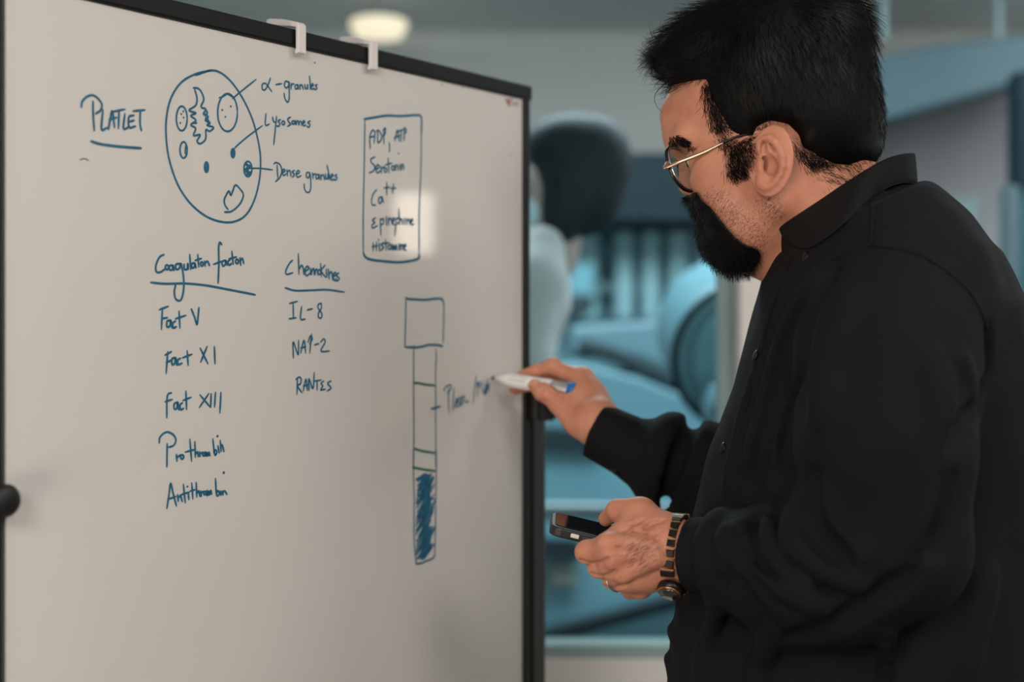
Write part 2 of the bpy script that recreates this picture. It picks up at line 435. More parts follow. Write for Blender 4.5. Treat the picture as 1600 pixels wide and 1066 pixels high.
A(.0028).st([(505, 572), (560, 588), (650, 600), (720, 606), (782, 610)]).done('underline')
d = A(.0021)
d.st([(1170, 178), (1080, 200), (1000, 250), (945, 340), (922, 450), (922, 560), (940, 680), (985, 810), (1050, 910), (1130, 980), (1210, 1015), (1290, 1020), (1360, 985), (1410, 900), (1440, 780), (1445, 660), (1430, 560), (1400, 450), (1350, 340), (1290, 250), (1230, 195), (1170, 178), (1085, 205)], w=.0023)
d.st([(1072, 275), (1098, 278), (1118, 300), (1130, 340), (1115, 380), (1142, 395), (1128, 420), (1155, 435), (1138, 455), (1165, 470), (1148, 482), (1185, 495), (1162, 516), (1142, 508), (1140, 560), (1110, 585), (1093, 570), (1110, 535), (1073, 540), (1085, 500), (1058, 480), (1087, 455), (1058, 430), (1087, 415), (1048, 400), (1085, 372), (1092, 330), (1080, 285)])
d.st([(1135, 385), (1150, 415), (1132, 425)], [(1068, 470), (1090, 470)], [(1140, 440), (1160, 462)])
d.oval(1008, 445, 30, 68).oval(1018, 620, 20, 45).oval(1262, 412, 55, 105)
d.st([(1030, 590), (1026, 640)], [(1290, 335), (1330, 300), (1420, 228)], [(1300, 610), (1330, 582), (1380, 540), (1455, 485)], [(1385, 722), (1440, 722), (1512, 730)], w=.0018)
d.st([(1215, 330), (1240, 322), (1262, 310), (1290, 326)], w=.0017)
for x, y in ((1280, 378), (1233, 398), (1250, 436), (1005, 420), (1018, 440), (1000, 470), (1016, 405)): d.dot(x, y, .0011)
d.oval(1145, 715, 11, 28, w=.002, fill=True).oval(1292, 638, 10, 24, w=.002, fill=True).oval(1375, 725, 22, 42)
d.st([(1360, 700), (1388, 712), (1362, 738), (1390, 745), (1368, 755)], [(1370, 695), (1380, 760)], [(1355, 730), (1392, 705)])
d.st([(1245, 965), (1285, 960), (1330, 920), (1350, 870), (1330, 835), (1305, 815), (1290, 850), (1280, 872), (1270, 848), (1255, 870), (1243, 900), (1250, 930), (1265, 950)])
d.done('platelet_drawing')
H = lambda w=.0019: Ink(4.845, 350, 90, w)
H().st([(350, 155), (335, 200), (310, 243), (290, 240), (288, 205), (310, 195), (330, 215), (360, 258)], [(390, 205), (435, 198)], [(490, 188), (465, 180), (455, 210), (470, 230), (488, 212), (490, 182), (492, 300), (480, 338), (460, 310), (453, 270)],
  [(505, 195), (506, 240)], [(506, 215), (515, 202), (528, 200)], [(556, 205), (538, 212), (540, 238), (556, 230), (558, 205), (563, 240)], [(573, 203), (575, 240)], [(575, 218), (588, 206), (598, 240)], [(610, 203), (613, 235), (628, 230), (630, 203), (633, 240)],
  [(645, 140), (650, 190), (652, 240)], [(658, 222), (675, 210), (668, 198), (658, 215), (665, 240), (682, 232)], [(705, 205), (690, 212), (702, 228), (695, 242), (680, 240)]).done('granules_label')
H().st([(316, 425), (312, 510), (342, 504)], [(365, 450), (372, 480), (384, 490)], [(396, 445), (385, 560), (375, 660)], [(426, 470), (408, 480), (420, 500), (412, 520), (398, 518)], [(502, 452), (480, 466), (490, 490), (502, 506), (478, 522)],
  [(540, 475), (543, 510), (550, 485), (560, 480), (565, 512), (570, 488), (582, 484), (588, 515)], [(595, 498), (610, 490), (602, 478), (594, 495), (603, 518), (617, 510)], [(652, 480), (632, 492), (650, 508), (640, 528), (626, 520)]).oval(447, 495, 11, 14).oval(522, 492, 10, 13).done('lysosomes_label')
H().st([(375, 805), (395, 795), (425, 815), (436, 860), (420, 910), (388, 940)], [(400, 815), (406, 915)], [(440, 870), (460, 860), (452, 845), (440, 862), (448, 892), (468, 882)], [(475, 850), (478, 895)], [(479, 865), (496, 856), (506, 900)], [(532, 855), (515, 866), (532, 886), (518, 906)],
  [(545, 885), (570, 870), (560, 855), (545, 877), (555, 906), (582, 895)], [(647, 872), (625, 872), (622, 902), (640, 910), (650, 880), (656, 960), (650, 1010), (630, 1022), (610, 1000), (605, 958)], [(668, 872), (672, 916)], [(673, 890), (690, 878)],
  [(712, 885), (695, 890), (697, 918), (712, 910), (715, 885), (721, 922)], [(730, 885), (735, 926)], [(736, 898), (750, 888), (760, 926)], [(766, 880), (769, 915), (783, 914), (786, 880), (789, 922)], [(778, 815), (790, 870), (802, 926)], [(808, 905), (825, 895), (815, 882), (807, 902), (815, 928), (832, 920)], [(852, 885), (838, 895), (854, 910), (842, 928), (830, 922)]).done('dense_granules_label')
B = lambda w=.0021: Ink(3.9475, 220, 360, w)
B(.0023).st([(142, 150), (115, 165), (92, 215), (95, 255), (120, 258), (147, 240)], [(192, 215), (175, 222), (178, 245), (195, 240), (197, 215), (203, 248)], [(237, 205), (215, 212), (216, 240), (236, 235), (246, 205), (262, 290), (262, 370), (245, 430), (215, 425), (205, 380), (214, 335)],
  [(265, 210), (268, 240), (285, 238), (288, 205), (291, 240)], [(300, 150), (306, 240)], [(327, 200), (312, 210), (315, 232), (330, 225), (332, 203), (339, 232)], [(350, 150), (356, 225)], [(334, 186), (372, 174)], [(392, 190), (395, 220)], [(396, 202), (410, 192), (422, 218)],
  [(497, 88), (485, 75), (478, 110), (480, 200), (475, 325)], [(448, 210), (502, 190)], [(517, 185), (500, 195), (505, 220), (520, 210), (522, 185), (531, 215)], [(550, 180), (535, 195), (545, 215), (557, 205)], [(560, 130), (568, 210)], [(543, 176), (588, 164)], [(610, 170), (615, 215)], [(616, 186), (626, 174), (634, 205)]).oval(160, 228, 10, 14).oval(375, 208, 8, 12).oval(592, 192, 9, 13).done('coagulation_factor_heading')
B(.0024).st([(60, 322), (150, 330), (270, 328), (400, 340), (520, 362), (640, 385), (705, 398)]).done('underline')
B(.0022).st([(935, 185), (915, 205), (893, 250), (900, 272), (936, 262)], [(970, 145), (974, 270)], [(975, 240), (990, 216), (1000, 235), (1004, 272)], [(1010, 255), (1035, 236), (1025, 222), (1010, 245), (1020, 280), (1042, 265)], [(1045, 235), (1048, 275), (1055, 246), (1065, 238), (1070, 275), (1076, 246), (1085, 242), (1091, 275)],
  [(1108, 205), (1112, 285)], [(1136, 215), (1112, 250), (1139, 290)], [(1142, 240), (1146, 290)], [(1155, 240), (1160, 300)], [(1161, 270), (1174, 256), (1183, 300)], [(1185, 285), (1205, 272), (1195, 260), (1184, 282), (1192, 308), (1206, 300)], [(1221, 262), (1205, 280), (1223, 295), (1210, 312), (1180, 302)]).oval(1100, 258, 9, 14).done('chemokines_heading')
B(.0023).st([(890, 355), (950, 372), (1050, 370), (1150, 367), (1255, 382)]).done('underline')
B(.0023).st([(132, 480), (126, 610)], [(113, 490), (168, 469)], [(130, 545), (162, 539)], [(182, 555), (160, 562), (160, 595), (178, 590), (183, 555), (191, 602)], [(212, 560), (195, 575), (200, 602), (217, 595)], [(235, 500), (240, 602)], [(213, 546), (277, 525)], [(310, 485), (330, 535), (345, 582), (352, 530), (357, 478)]).done('fact_five_line')
B(.0023).st([(165, 750), (155, 882)], [(148, 770), (188, 749)], [(155, 815), (192, 800)], [(207, 785), (190, 795), (192, 828), (208, 820), (212, 785), (221, 832)], [(242, 790), (225, 802), (230, 828), (252, 820)], [(285, 745), (291, 832)], [(258, 786), (314, 765)], [(365, 728), (412, 822)], [(407, 718), (368, 812)], [(452, 718), (456, 822)]).done('fact_eleven_line')
C3 = lambda w=.0022: Ink(5.0767, 220, 600, w)
C3().st([(242, 72), (215, 82), (205, 140), (205, 268)], [(190, 142), (247, 124)], [(287, 145), (262, 160), (265, 200), (285, 190), (290, 145), (299, 207)], [(327, 150), (308, 170), (315, 205), (337, 195)], [(355, 58), (361, 202)], [(333, 132), (397, 107)], [(468, 88), (547, 182)], [(537, 78), (463, 187)], [(556, 80), (552, 187)], [(590, 68), (583, 182)], [(633, 68), (625, 228)]).done('fact_thirteen_line')
C3().st([(145, 468), (150, 425), (185, 390), (225, 385), (265, 415), (276, 455), (256, 490), (222, 502)], [(208, 475), (206, 570), (205, 658)], [(280, 560), (285, 612)], [(286, 585), (312, 563)], [(387, 440), (400, 612)], [(352, 541), (434, 519)], [(427, 460), (431, 582)], [(433, 556), (448, 540), (454, 577)], [(465, 540), (468, 577)], [(470, 555), (488, 543)],
  [(512, 540), (515, 572), (522, 545), (530, 572), (538, 542), (546, 570)], [(570, 438), (585, 562), (602, 540), (590, 525), (578, 542)], [(610, 493), (621, 547)], [(628, 450), (636, 535)], [(634, 490), (645, 488), (657, 537)]).oval(326, 580, 12, 16).oval(498, 558, 9, 13).dot(606, 415, .0014).done('prothrombin_line')
C3().st([(205, 988), (222, 880), (235, 788), (255, 870), (281, 968)], [(213, 916), (277, 894)], [(290, 880), (295, 932)], [(297, 905), (312, 888), (326, 932)], [(335, 798), (350, 942)], [(312, 882), (382, 859)], [(375, 860), (379, 917)], [(402, 788), (411, 912)], [(390, 850), (425, 840)], [(437, 783), (441, 897)], [(443, 868), (457, 850), (467, 892)], [(475, 850), (479, 892)], [(481, 866), (492, 853)],
  [(522, 845), (525, 887), (535, 850), (542, 882), (552, 845), (561, 877)], [(590, 753), (600, 882), (622, 870), (610, 848), (600, 862)], [(630, 850), (634, 882)], [(645, 850), (649, 880)], [(651, 860), (664, 850), (682, 877)]).oval(506, 866, 9, 13).dot(368, 815, .0011).dot(656, 705, .0015).done('antithrombin_line')
B(.0021).st([(916, 451), (964, 439)], [(938, 450), (940, 542)], [(913, 546), (957, 540)], [(990, 470), (984, 546), (1012, 548)], [(1025, 492), (1057, 484)], [(1112, 450), (1092, 460), (1095, 485), (1115, 513), (1112, 540), (1095, 537), (1095, 512), (1112, 482), (1113, 455)]).done('chemokine_eight_line')
B(.0021).st([(940, 787), (938, 690), (955, 730), (970, 767), (972, 678)], [(985, 757), (1005, 678), (1016, 757)], [(985, 725), (1016, 719)], [(1040, 757), (1052, 640)], [(1030, 690), (1044, 652), (1056, 668), (1040, 702)], [(1069, 708), (1097, 699)], [(1108, 690), (1125, 671), (1136, 690), (1110, 745), (1162, 745)]).done('peptide_two_line')
B(.0021).st([(962, 1012), (965, 910)], [(955, 920), (975, 906), (988, 920), (982, 948), (965, 960), (992, 1002)], [(1000, 992), (1016, 918), (1026, 987)], [(1000, 960), (1031, 954)], [(1036, 987), (1035, 915), (1060, 977), (1068, 878)], [(1070, 931), (1112, 924)], [(1086, 930), (1086, 987)], [(1127, 930), (1110, 945), (1121, 960), (1108, 985), (1137, 980)], [(1172, 930), (1150, 945), (1172, 972), (1148, 992)]).done('rantes_line')
E = lambda w=.0021: Ink(4.1, 540, 160, w)
bx = E(.0021); bx.st([(118, 108), (180, 98), (260, 85), (350, 88), (440, 82), (475, 85), (486, 110), (484, 200)], w=.0029)
bx.st([(484, 190), (482, 400), (471, 700), (470, 980)], [(122, 105), (118, 400), (112, 700), (112, 972)], w=.0019)
bx.st([(112, 965), (125, 990), (160, 1008), (240, 1018), (340, 1025), (420, 1015), (466, 1000), (470, 975)], w=.0031).done('box_outline')
E().st([(157, 298), (153, 235), (158, 205), (170, 180), (186, 192), (181, 262)], [(153, 226), (186, 215)], [(205, 190), (205, 257), (226, 240), (229, 210), (210, 180), (195, 188)], [(243, 180), (244, 267)], [(238, 180), (253, 165), (251, 200), (236, 215)], [(278, 258), (281, 290), (279, 315)], [(314, 247), (330, 178), (341, 247)], [(309, 226), (347, 214)], [(325, 191), (377, 169)], [(355, 180), (352, 252)], [(375, 168), (373, 247)], [(375, 160), (389, 180), (374, 206)]).done('adenosine_line')
E().st([(187, 350), (160, 365), (165, 387), (186, 410), (176, 440), (150, 452)], [(195, 430), (215, 415), (205, 400), (192, 422), (200, 452), (222, 440)], [(225, 410), (228, 452)], [(229, 425), (246, 411)], [(270, 358), (276, 452)], [(254, 401), (297, 389)], [(316, 400), (319, 437)], [(320, 412), (330, 402), (337, 434)], [(346, 395), (349, 432)], [(356, 397), (358, 432)], [(359, 405), (367, 398), (372, 430)]).oval(254, 434, 9, 14).oval(302, 421, 9, 14).dot(338, 327, .0013).done('serotonin_line')
E().st([(197, 560), (175, 590), (165, 630), (170, 657), (192, 658)], [(230, 605), (212, 615), (212, 645), (228, 640), (232, 605), (241, 642)], [(262, 513), (262, 592)], [(244, 549), (282, 544)], [(306, 523), (299, 582)], [(289, 553), (322, 549)]).done('calcium_line')
E().st([(192, 740), (170, 755), (186, 770), (168, 787), (172, 806), (202, 790)], [(220, 745), (225, 852)], [(222, 755), (240, 745), (240, 775), (225, 785)], [(258, 730), (261, 787)], [(272, 735), (275, 787)], [(277, 755), (288, 742), (297, 782)], [(300, 767), (315, 752), (305, 740), (299, 767), (313, 787)], [(326, 740), (315, 852)], [(325, 748), (345, 740), (341, 770), (323, 780)], [(340, 683), (345, 782)], [(347, 756), (358, 750), (364, 782)], [(376, 740), (378, 782)], [(390, 745), (392, 782)], [(394, 758), (404, 750), (412, 782)], [(416, 768), (430, 755), (420, 748), (415, 765), (424, 785), (436, 778)]).done('epinephrine_line')
E().st([(175, 900), (175, 952)], [(196, 895), (196, 952)], [(168, 926), (203, 919)], [(212, 900), (216, 952)], [(242, 900), (225, 912), (242, 930), (223, 948)], [(255, 880), (259, 947)], [(240, 906), (278, 899)], [(287, 910), (272, 918), (275, 942), (288, 935), (290, 910), (294, 944)], [(301, 910), (303, 947), (309, 918), (316, 947), (322, 912), (330, 947)], [(341, 905), (344, 947)], [(351, 910), (354, 947)], [(356, 920), (364, 911), (370, 947)], [(372, 930), (386, 920), (378, 910), (371, 935), (388, 950)]).dot(210, 880, .0012).done('histamine_line')
Fk = lambda w=.0019: Ink(4.846, 600, 440, w)
tb = Fk(); tb.st([(163, 126), (190, 134), (230, 135), (300, 140), (370, 132), (420, 130), (440, 138), (452, 170)], [(168, 497), (240, 500), (300, 490), (340, 480), (400, 482), (441, 490)], w=.0030)
tb.st([(165, 120), (162, 300), (157, 480), (163, 496)], [(452, 160), (450, 300), (445, 465)], [(223, 480), (222, 800), (224, 1100), (222, 1400)], [(391, 515), (395, 600), (390, 640), (390, 1000), (390, 1400)], w=.0019)
tb.st([(357, 966), (390, 956), (424, 947)], w=.003)
G = Ink(4.1, 600, 640, .0019); G.m = tb.m
G.st([(187, 250), (187, 380), (192, 600), (190, 780), (198, 920), (206, 992)], [(333, 250), (333, 400), (330, 600), (327, 800), (322, 935)], w=.0019)
G.st([(203, 990), (240, 985), (265, 972), (280, 968), (315, 950), (325, 925)], w=.0025)
G.st([(205, 600), (225, 520), (245, 500), (270, 530), (295, 570), (325, 575)], [(205, 830), (212, 860), (205, 915)], w=.0017)
for i in range(96):
    y = 440 + i * 5.7; L = 55 + 55 * RNG.random(); x = 198 + (i * 37 % 62) + 8 * RNG.random()
    x2 = min(x + L * .62, 325 - 4 * RNG.random()); y2 = max(y - L, 412 + 8 * RNG.random()); y1 = min(y + 10, 958)
    G.st([(x, y1), ((x + x2) / 2 + 3, (y1 + y2) / 2), (x2, y2)], w=.0022 if i % 3 else .0034)
tb.done('test_tube_drawing')
for g_ in ([(226, 768), (260, 770), (320, 782), (382, 788)], [(226, 1265), (282, 1283), (386, 1300)], [(216, 1408), (300, 1424), (390, 1436)]):
    Fk(.003).st(g_).done('green_level_mark', ink2)['label'] = 'green level line across the tube'
Fk(.0019).st([(457, 832), (455, 810), (480, 790), (505, 785), (500, 820), (478, 846)], [(485, 800), (489, 1000)], [(527, 808), (518, 985)], [(543, 900), (535, 962), (550, 880), (551, 942)], [(572, 880), (558, 900), (574, 930), (553, 952)], [(580, 870), (582, 947), (590, 882), (605, 870), (600, 932)], [(620, 896), (623, 916), (640, 906)], [(696, 712), (684, 820), (674, 918)], [(712, 770), (708, 872)], [(700, 792), (710, 762), (726, 775), (716, 806)], [(740, 755), (742, 842)],
  [(772, 798), (755, 835), (765, 856), (782, 790), (775, 852)], [(780, 738), (797, 832)], [(763, 792), (802, 779)], [(770, 760), (765, 850), (790, 800)]).done('plasma_label')
lg = Ink(1, 0, 0, .0016)
lg.st([(790, 154), (793, 160), (795, 166)], [(795, 166), (796, 158), (799, 154)], [(791, 156), (797, 157)], sm=False, w=.003).done('red_logo_mark', red_ink)
lg = Ink(1, 0, 0, .0011)
for x in (799.5, 802, 804.5, 807): lg.st([(x, 160), (x + .3, 164.5), (x + 1.5, 164)], [(x + .2, 162), (x + 1.6, 161.6)], sm=False)
lg.st([(808.8, 158), (809.2, 165.5)], sm=False).done('logo_lettering', grey_ink)
for x, y in ((690, 132), (722, 136), (491.5, 98), (797, 244)): Ink(1, 0, 0).dot(x, y, .0011).done('ink_speck', grey_ink)
Ink(1, 0, 0).st([(520, 87), (526, 89)], w=.0012).done('ink_speck', grey_ink)
Ink(1, 0, 0).st([(124, 250), (132, 248), (138, 251)], w=.0012).done('ink_speck', grey_ink)

# ================================================================= LAMPS
lampm = mat('lamp_diffuser', (120, 110, 100), 0.5, emit=(255, 222, 186), estr=1.25)
lc = P(592, 40, 5.0)
cl = thing('ceiling_light', 'round warm white drum ceiling light glowing above the top of the whiteboard', 'ceiling light', (lc[0], lc[1], ZC))
MB().cyl((lc[0], lc[1], ZC - .001), (lc[0], lc[1], lc[2] + .018), .009, 16).build('mount', mat('lamp_rod', (110, 112, 112), 0.5), cl)
MB().lathe((lc[0], lc[1], lc[2] + .019), (lc[0], lc[1], lc[2] - .020), [(0, .090), (.15, .1), (.8, .1), (1, .09)], 40).build('diffuser', lampm, cl, smooth=True)
MB().lathe((lc[0], lc[1], lc[2] - .020), (lc[0], lc[1], lc[2] - .042), [(0, .08), (.3, .085), (.85, .085), (1, .07)], 40).build('lower_diffuser', lampm, cl, smooth=True)
wl = thing('wall_light', 'small rectangular lit wall light on the right wall, mirrored in the whiteboard', 'wall light', (XR - .002, 2.24, 1.785))
MB().box((XR - .012, 2.24, 1.785), (.02, .14, .21)).build('backplate', mat('lamp_metal', (190, 188, 184), 0.4), wl, bevel=.004)
MB().box((XR - .037, 2.24, 1.785), (.026, .115, .185)).build('diffuser', mat('wall_lamp_diffuser', (255, 246, 232), 0.5, emit=(255, 240, 220), estr=14), wl, bevel=.006)

# ================================================================= THE ROOM BEHIND THE GLASS
teal = mat('teal_machine_paint', (88, 124, 134), 0.5, noise=(2.5, 0.5, (76, 112, 124)))
teal_d = mat('dark_teal_paint', (5, 30, 38), 0.6, spec=.3, noise=(3, 0.5, (8, 36, 46)))
teal_p = mat('pale_teal_panel', (136, 172, 178), 0.5, noise=(3, 0.4, (122, 160, 168)))
steel = mat('pale_steel', (140, 152, 154), 0.45, metal=0.3)
dark = mat('dark_void_rubber', (16, 40, 48), 0.6)
def pr(pts, Y, d): return MB().prism([P(x, y, Y) for x, y in pts], (0, d, 0))
tag(pr([(700, 237), (1325, 240), (1325, 346), (700, 346)], 5.0, .4).build('overhead_cabinet', teal_d, bevel=.01), 'long dark teal cabinet hanging below the grey far wall, level with the glasses', 'cabinet')
rk = thing('slatted_screen', 'pale teal upright slats under the dark overhead cabinet', 'screen', tuple(P(1000, 500, 5.3)))
pr([(700, 348), (1310, 348), (1310, 1106), (700, 1106)], 5.5, .08).build('back_panel', mat('mid_teal_panel', (104, 146, 156), 0.6), rk)
for x0, x1 in ((886, 934), (962, 990), (1003, 1031), (1045, 1076), (1090, 1120)):
    pr([(x0, 360), (x1, 360), (x1, 498), (x0, 498)], 5.3, .06).build('slat', teal_p, rk, bevel=.006)
pr([(880, 440), (1125, 444), (1125, 462), (880, 456)], 5.42, .03).build('crossbar', teal_p, rk)
tag(pr([(888, 412), (930, 412), (926, 462), (890, 462)], 5.22, .08).build('display', mat('bright_teal_panel', (112, 166, 180), 0.4), bevel=.01), 'small bright teal panel at the left of the slats', 'panel')
tag(pr([(882, 466), (924, 460), (926, 486), (886, 504)], 4.7, .2).build('control_box', dark, bevel=.01), 'small dark box below the bright teal panel', 'box')
tag(pr([(890, 508), (1040, 498), (1150, 516), (1150, 622), (990, 560), (890, 560)], 4.6, .4).box(((P(1020, 0, 4.8)[0]), 4.8, .66), (.4, .3, 1.32)).build('machine_bed', mat('pale_teal_bed', (90, 122, 132), 0.5), bevel=.02), 'pale teal machine bed in front of the slats', 'machine')
hs = curve3([P(905, 540, 4.574), P(945, 550, 4.574), P(1000, 572, 4.574), P(1060, 602, 4.574), P(1140, 640, 4.574)], 8)
tag(MB().tube(hs, .026, 12).build('hose', dark, smooth=True), 'thick dark hose running diagonally across the machine bed', 'hose')
tank = thing('pressure_tank', 'round teal tank with a flanged end beside the white column', 'tank', (P(1165, 0, 3.4)[0], 3.4, 0))
A0, B0 = P(1172, 560, 3.2), P(1140, 515, 3.5); ax = nrm(B0 - A0)
MB().lathe(A0, B0 + ax * .1, [(0, .155), (.0, .172), (.1, .178), (.8, .178), (.95, .15), (1, .09)], 48).build('drum', mat('tank_paint', (84, 122, 132), 0.45), tank, smooth=True)
MB().tube([A0 + .172 * (math.cos(a) * nrm(np.cross(ax, [0, 0, 1])) + math.sin(a) * np.cross(nrm(np.cross(ax, [0, 0, 1])), ax)) for a in np.linspace(0, 2 * math.pi, 49)[:-1]], .008, 8, closed=True).build('flange', teal_d, tank, smooth=True)
MB().cyl(A0 - ax * .025, A0 + ax * .01, .134, 40).build('end_cap', mat('cap_teal', (92, 136, 148), 0.45), tank, bevel=.012)
MB().box((P(1165, 0, 3.4)[0], 3.4, .55), (.10, .12, 1.10)).build('stand', teal_d, tank)
A1 = P(1162, 655, 3.05)
MB().lathe(A1, A1 + ax * .28, [(0, .045), (0, .07), (.15, .075), (.9, .075), (1, .06)], 32).build('pipe_stub', teal, tank, smooth=True)
mc = thing('machine_cabinet', 'large teal machine cabinet below the hose, seen between the arms and the board', 'machine', tuple(P(1000, 1000, 4.0)))
pr([(760, 590), (900, 566), (1000, 592), (1150, 652), (1330, 700), (1330, 860), (760, 860)], 4.05, .15).build('sloping_panel', mat('grey_teal_panel', (98, 134, 144), 0.5, noise=(1.5, 0.4, (88, 126, 138))), mc, bevel=.01)
pr([(760, 700), (1330, 720), (1330, 1120), (760, 1120)], 3.95, .1).build('front_panel', mat('teal_front', (118, 166, 180), 0.5, noise=(2, 0.5, (104, 154, 170))), mc, bevel=.004)
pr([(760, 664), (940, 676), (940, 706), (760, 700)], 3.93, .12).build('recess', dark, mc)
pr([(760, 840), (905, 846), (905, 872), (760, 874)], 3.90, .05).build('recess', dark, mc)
a, b = P(760, 790, 3.7), P(1330, 800, 3.7)
hr = thing('hand_rail', 'pale steel hand rail level with the phone hand', 'rail', (a[0], 3.7, 0))
MB().cyl(a, b, .011, 16).build('rail', steel, hr)
MB().cyl(a - np.array([0, -.02, .025]), b - np.array([0, -.02, .025]), .012, 16).build('lower_rail', mat('rail_dark_grey', (70, 92, 98), 0.5), hr)  # lower rail in a darker grey than the steel one
for q in (a, b): MB().cyl((q[0], 3.7, 0), q, .014, 12).build('post', steel, hr)
tag(MB().cyl(P(770, 1016, 3.927), P(1280, 876, 3.927), .022, 20).build('diagonal_pipe', teal_d), 'dark teal pipe slanting up to the right below the phone hand', 'pipe')
hs = curve3([P(868, 1014, 3.94), P(910, 1006, 3.94), P(980, 1004, 3.94), P(1080, 1000, 3.94), P(1150, 1004, 3.94)], 8)
tag(MB().tube(hs, .008, 10).build('cable', mat('grey_cable', (110, 138, 140), 0.6), smooth=True), 'thin grey cable along the bottom of the glass', 'cable')
tag(pr([(858, 880), (902, 884), (900, 920), (858, 918)], 3.922, .026).build('label_plate', mat('beige_plate', (140, 150, 142), 0.6), bevel=.01), 'small beige plate on the machine front beside the whiteboard post', 'plate')
# right-hand pane
dk = thing('air_duct', 'pale teal overhead air duct crossing the right-hand pane', 'duct', tuple(P(1470, 140, 4.6)))
pr([(1180, 128), (1345, 92), (1480, 66), (1720, 40), (1720, 100), (1600, 128), (1375, 192), (1180, 236)], 4.6, .35).build('duct_body', mat('duct_teal', (68, 84, 90), 0.6, noise=(2, 0.5, (60, 78, 86))), dk, bevel=.015)
for x in (1380, 1560): MB().cyl(P(x, 60, 4.75), (P(x, 60, 4.75)[0], 4.75, ZC), .012, 10).build('hanger', steel, dk)
tag(pr([(1345, 150), (1584, 110), (1584, 1138), (1345, 1138)], 5.2, .3).build('storage_cupboard', mat('mauve_grey_panel', (150, 138, 140), 0.7, noise=(2, 0.5, (140, 130, 132))), bevel=.01), 'tall mauve-grey cupboard behind the shoulder, under the air duct', 'cupboard')
tag(pr([(1380, 308), (1532, 308), (1520, 420), (1380, 420)], 5.14, .06).build('notice_panel', mat('pale_notice', (136, 146, 146), 0.6), bevel=.004), 'pale square panel on the cupboard door just above the shoulder', 'panel')
pd = thing('door_post', 'dark teal post at the right edge of the picture', 'post', tuple(P(1600, 533, 4.2)))
pr([(1592, 110), (1622, 110), (1622, 290), (1592, 290)], 4.2, .1).build('upper_post', teal_d, pd, bevel=.004)
pr([(1578, 290), (1594, 290), (1594, 1284), (1578, 1284)], 4.2, .1).build('lower_post', mat('pale_post', (88, 100, 104), 0.5), pd, bevel=.004)
pr([(1594, 290), (1640, 290), (1640, 1275), (1594, 1275)], 4.25, .1).build('teal_leaf', mat('leaf_teal', (58, 104, 116), 0.5), pd)
# ================================================================= THE MAN AT THE BOARD
skin = mat('skin', (192, 133, 107), 0.48, spec=0.3, noise=(45, 0.6, (176, 108, 84)), bump=(900, 0.22, 0.0008), sss=0.12)
hairm = mat('black_hair', (4, 4, 4), 0.5, spec=0.16)
hairb = mat('dark_brown_hair', (34, 26, 22), 0.5, spec=0.3)
shirtm = mat('black_cotton', (17, 18, 20), 0.85, spec=0.16, noise=(11, 0.6, (13, 14, 16)), bump=(1500, 0.25, 0.0008))
shirt2 = mat('black_cotton_stitching', (26, 27, 28), 0.9, spec=0.15)
man = thing('person', 'person in a black shirt and glasses writing on the whiteboard while holding a phone', 'person', (.42, 1.5, 0))

YAW = math.radians(13); PIT = math.radians(18)
hl = np.array([-math.sin(YAW), -math.cos(YAW), 0])                    # his left: towards the camera
hf = np.array([-math.cos(YAW) * math.cos(PIT), math.sin(YAW) * math.cos(PIT), -math.sin(PIT)])
hu = np.cross(hl, hf); hu = hu if hu[2] > 0 else -hu
HAX = [hf, hl, hu]
def M(px, py, lat=0.0):
    """a point of the head on its middle plane, lat metres towards his left ear"""
    Y = 1.495 - (px - 1070) * .000672 * math.tan(YAW) * .7
    return P(px, py, Y) + hl * lat
# ---------------- head and neck
H_ = SDF((.12, 1.38, 1.38), (.50, 1.63, 1.80), .0017)
H_.ell(M(1206, 142), (.094, .077, .086), HAX)
H_.ell(M(1130, 178), (.050, .061, .058), HAX, k=.02)
H_.ell(M(1284, 200), (.054, .064, .062), HAX, k=.03)                        # occiput
H_.chain([M(1075, 222, -.033), M(1069, 216, 0), M(1075, 222, .033)], .0115, k=.018)    # brow
H_.chain([M(1069, 216, 0), M(1066, 180, 0)], [.012, .02], k=.03)
H_.ell(M(1142, 262), (.046, .057, .054), HAX, k=.016)                        # middle of the face
H_.ell(M(1170, 315), (.044, .050, .050), HAX, k=.02)
for s in (-1, 1):
    H_.cone(M(1118, 268, .045 * s), M(1175, 258, .061 * s), .016, .014, k=.02)        # cheekbone
    H_.chain([M(1200, 262, .062 * s), M(1212, 322, .052 * s), M(1180, 366, .036 * s), M(1148, 380, .012 * s)], [.014, .017, .017, .014], k=.022)
    H_.cone(M(1119, 290, .034 * s), M(1142, 335, .036 * s), .018, .02, k=.02)
    H_.ell(M(1076, 257, .031 * s), (.010, .016, .011), HAX, k=.012, op='sub')         # eye socket
    H_.ell(M(1098, 256, .031 * s), (.0135, .0145, .0135), HAX, k=.006)                # eyelids
    H_.cone(M(1084, 297, .009 * s), M(1089, 296, .012 * s), .0065, k=.006)            # nostril wing
    H_.ell(M(1086, 304, .006 * s), (.0045, .0022, .003), HAX, op='sub', k=.003)
H_.chain([M(1082, 232), M(1077, 262), M(1073, 289)], [.0075, .0085, .0090], k=.008)   # nose
H_.cone(M(1082, 292), M(1092, 300), .0085, .009, k=.008)
H_.chain([M(1113, 310), M(1120, 334), M(1132, 356)], [.016, .017, .017], k=.014)
H_.chain([M(1108, 332, -.018), M(1100, 327, 0), M(1108, 332, .018)], .0048, k=.005)   # lips
H_.chain([M(1116, 344, -.016), M(1108, 342, 0), M(1116, 344, .016)], .0052, k=.005)
H_.ell(M(1142, 374), (.020, .024, .019), HAX, k=.02)                                  # chin
nk = [P(1255, 265, 1.475), P(1290, 345, 1.482), P(1325, 440, 1.49), P(1345, 520, 1.50)]
H_.chain(nk, [.058, .059, .052, .045], k=.03)
H_.cone(M(1165, 372), P(1260, 400, 1.485), .03, .045, k=.03)                          # under the jaw
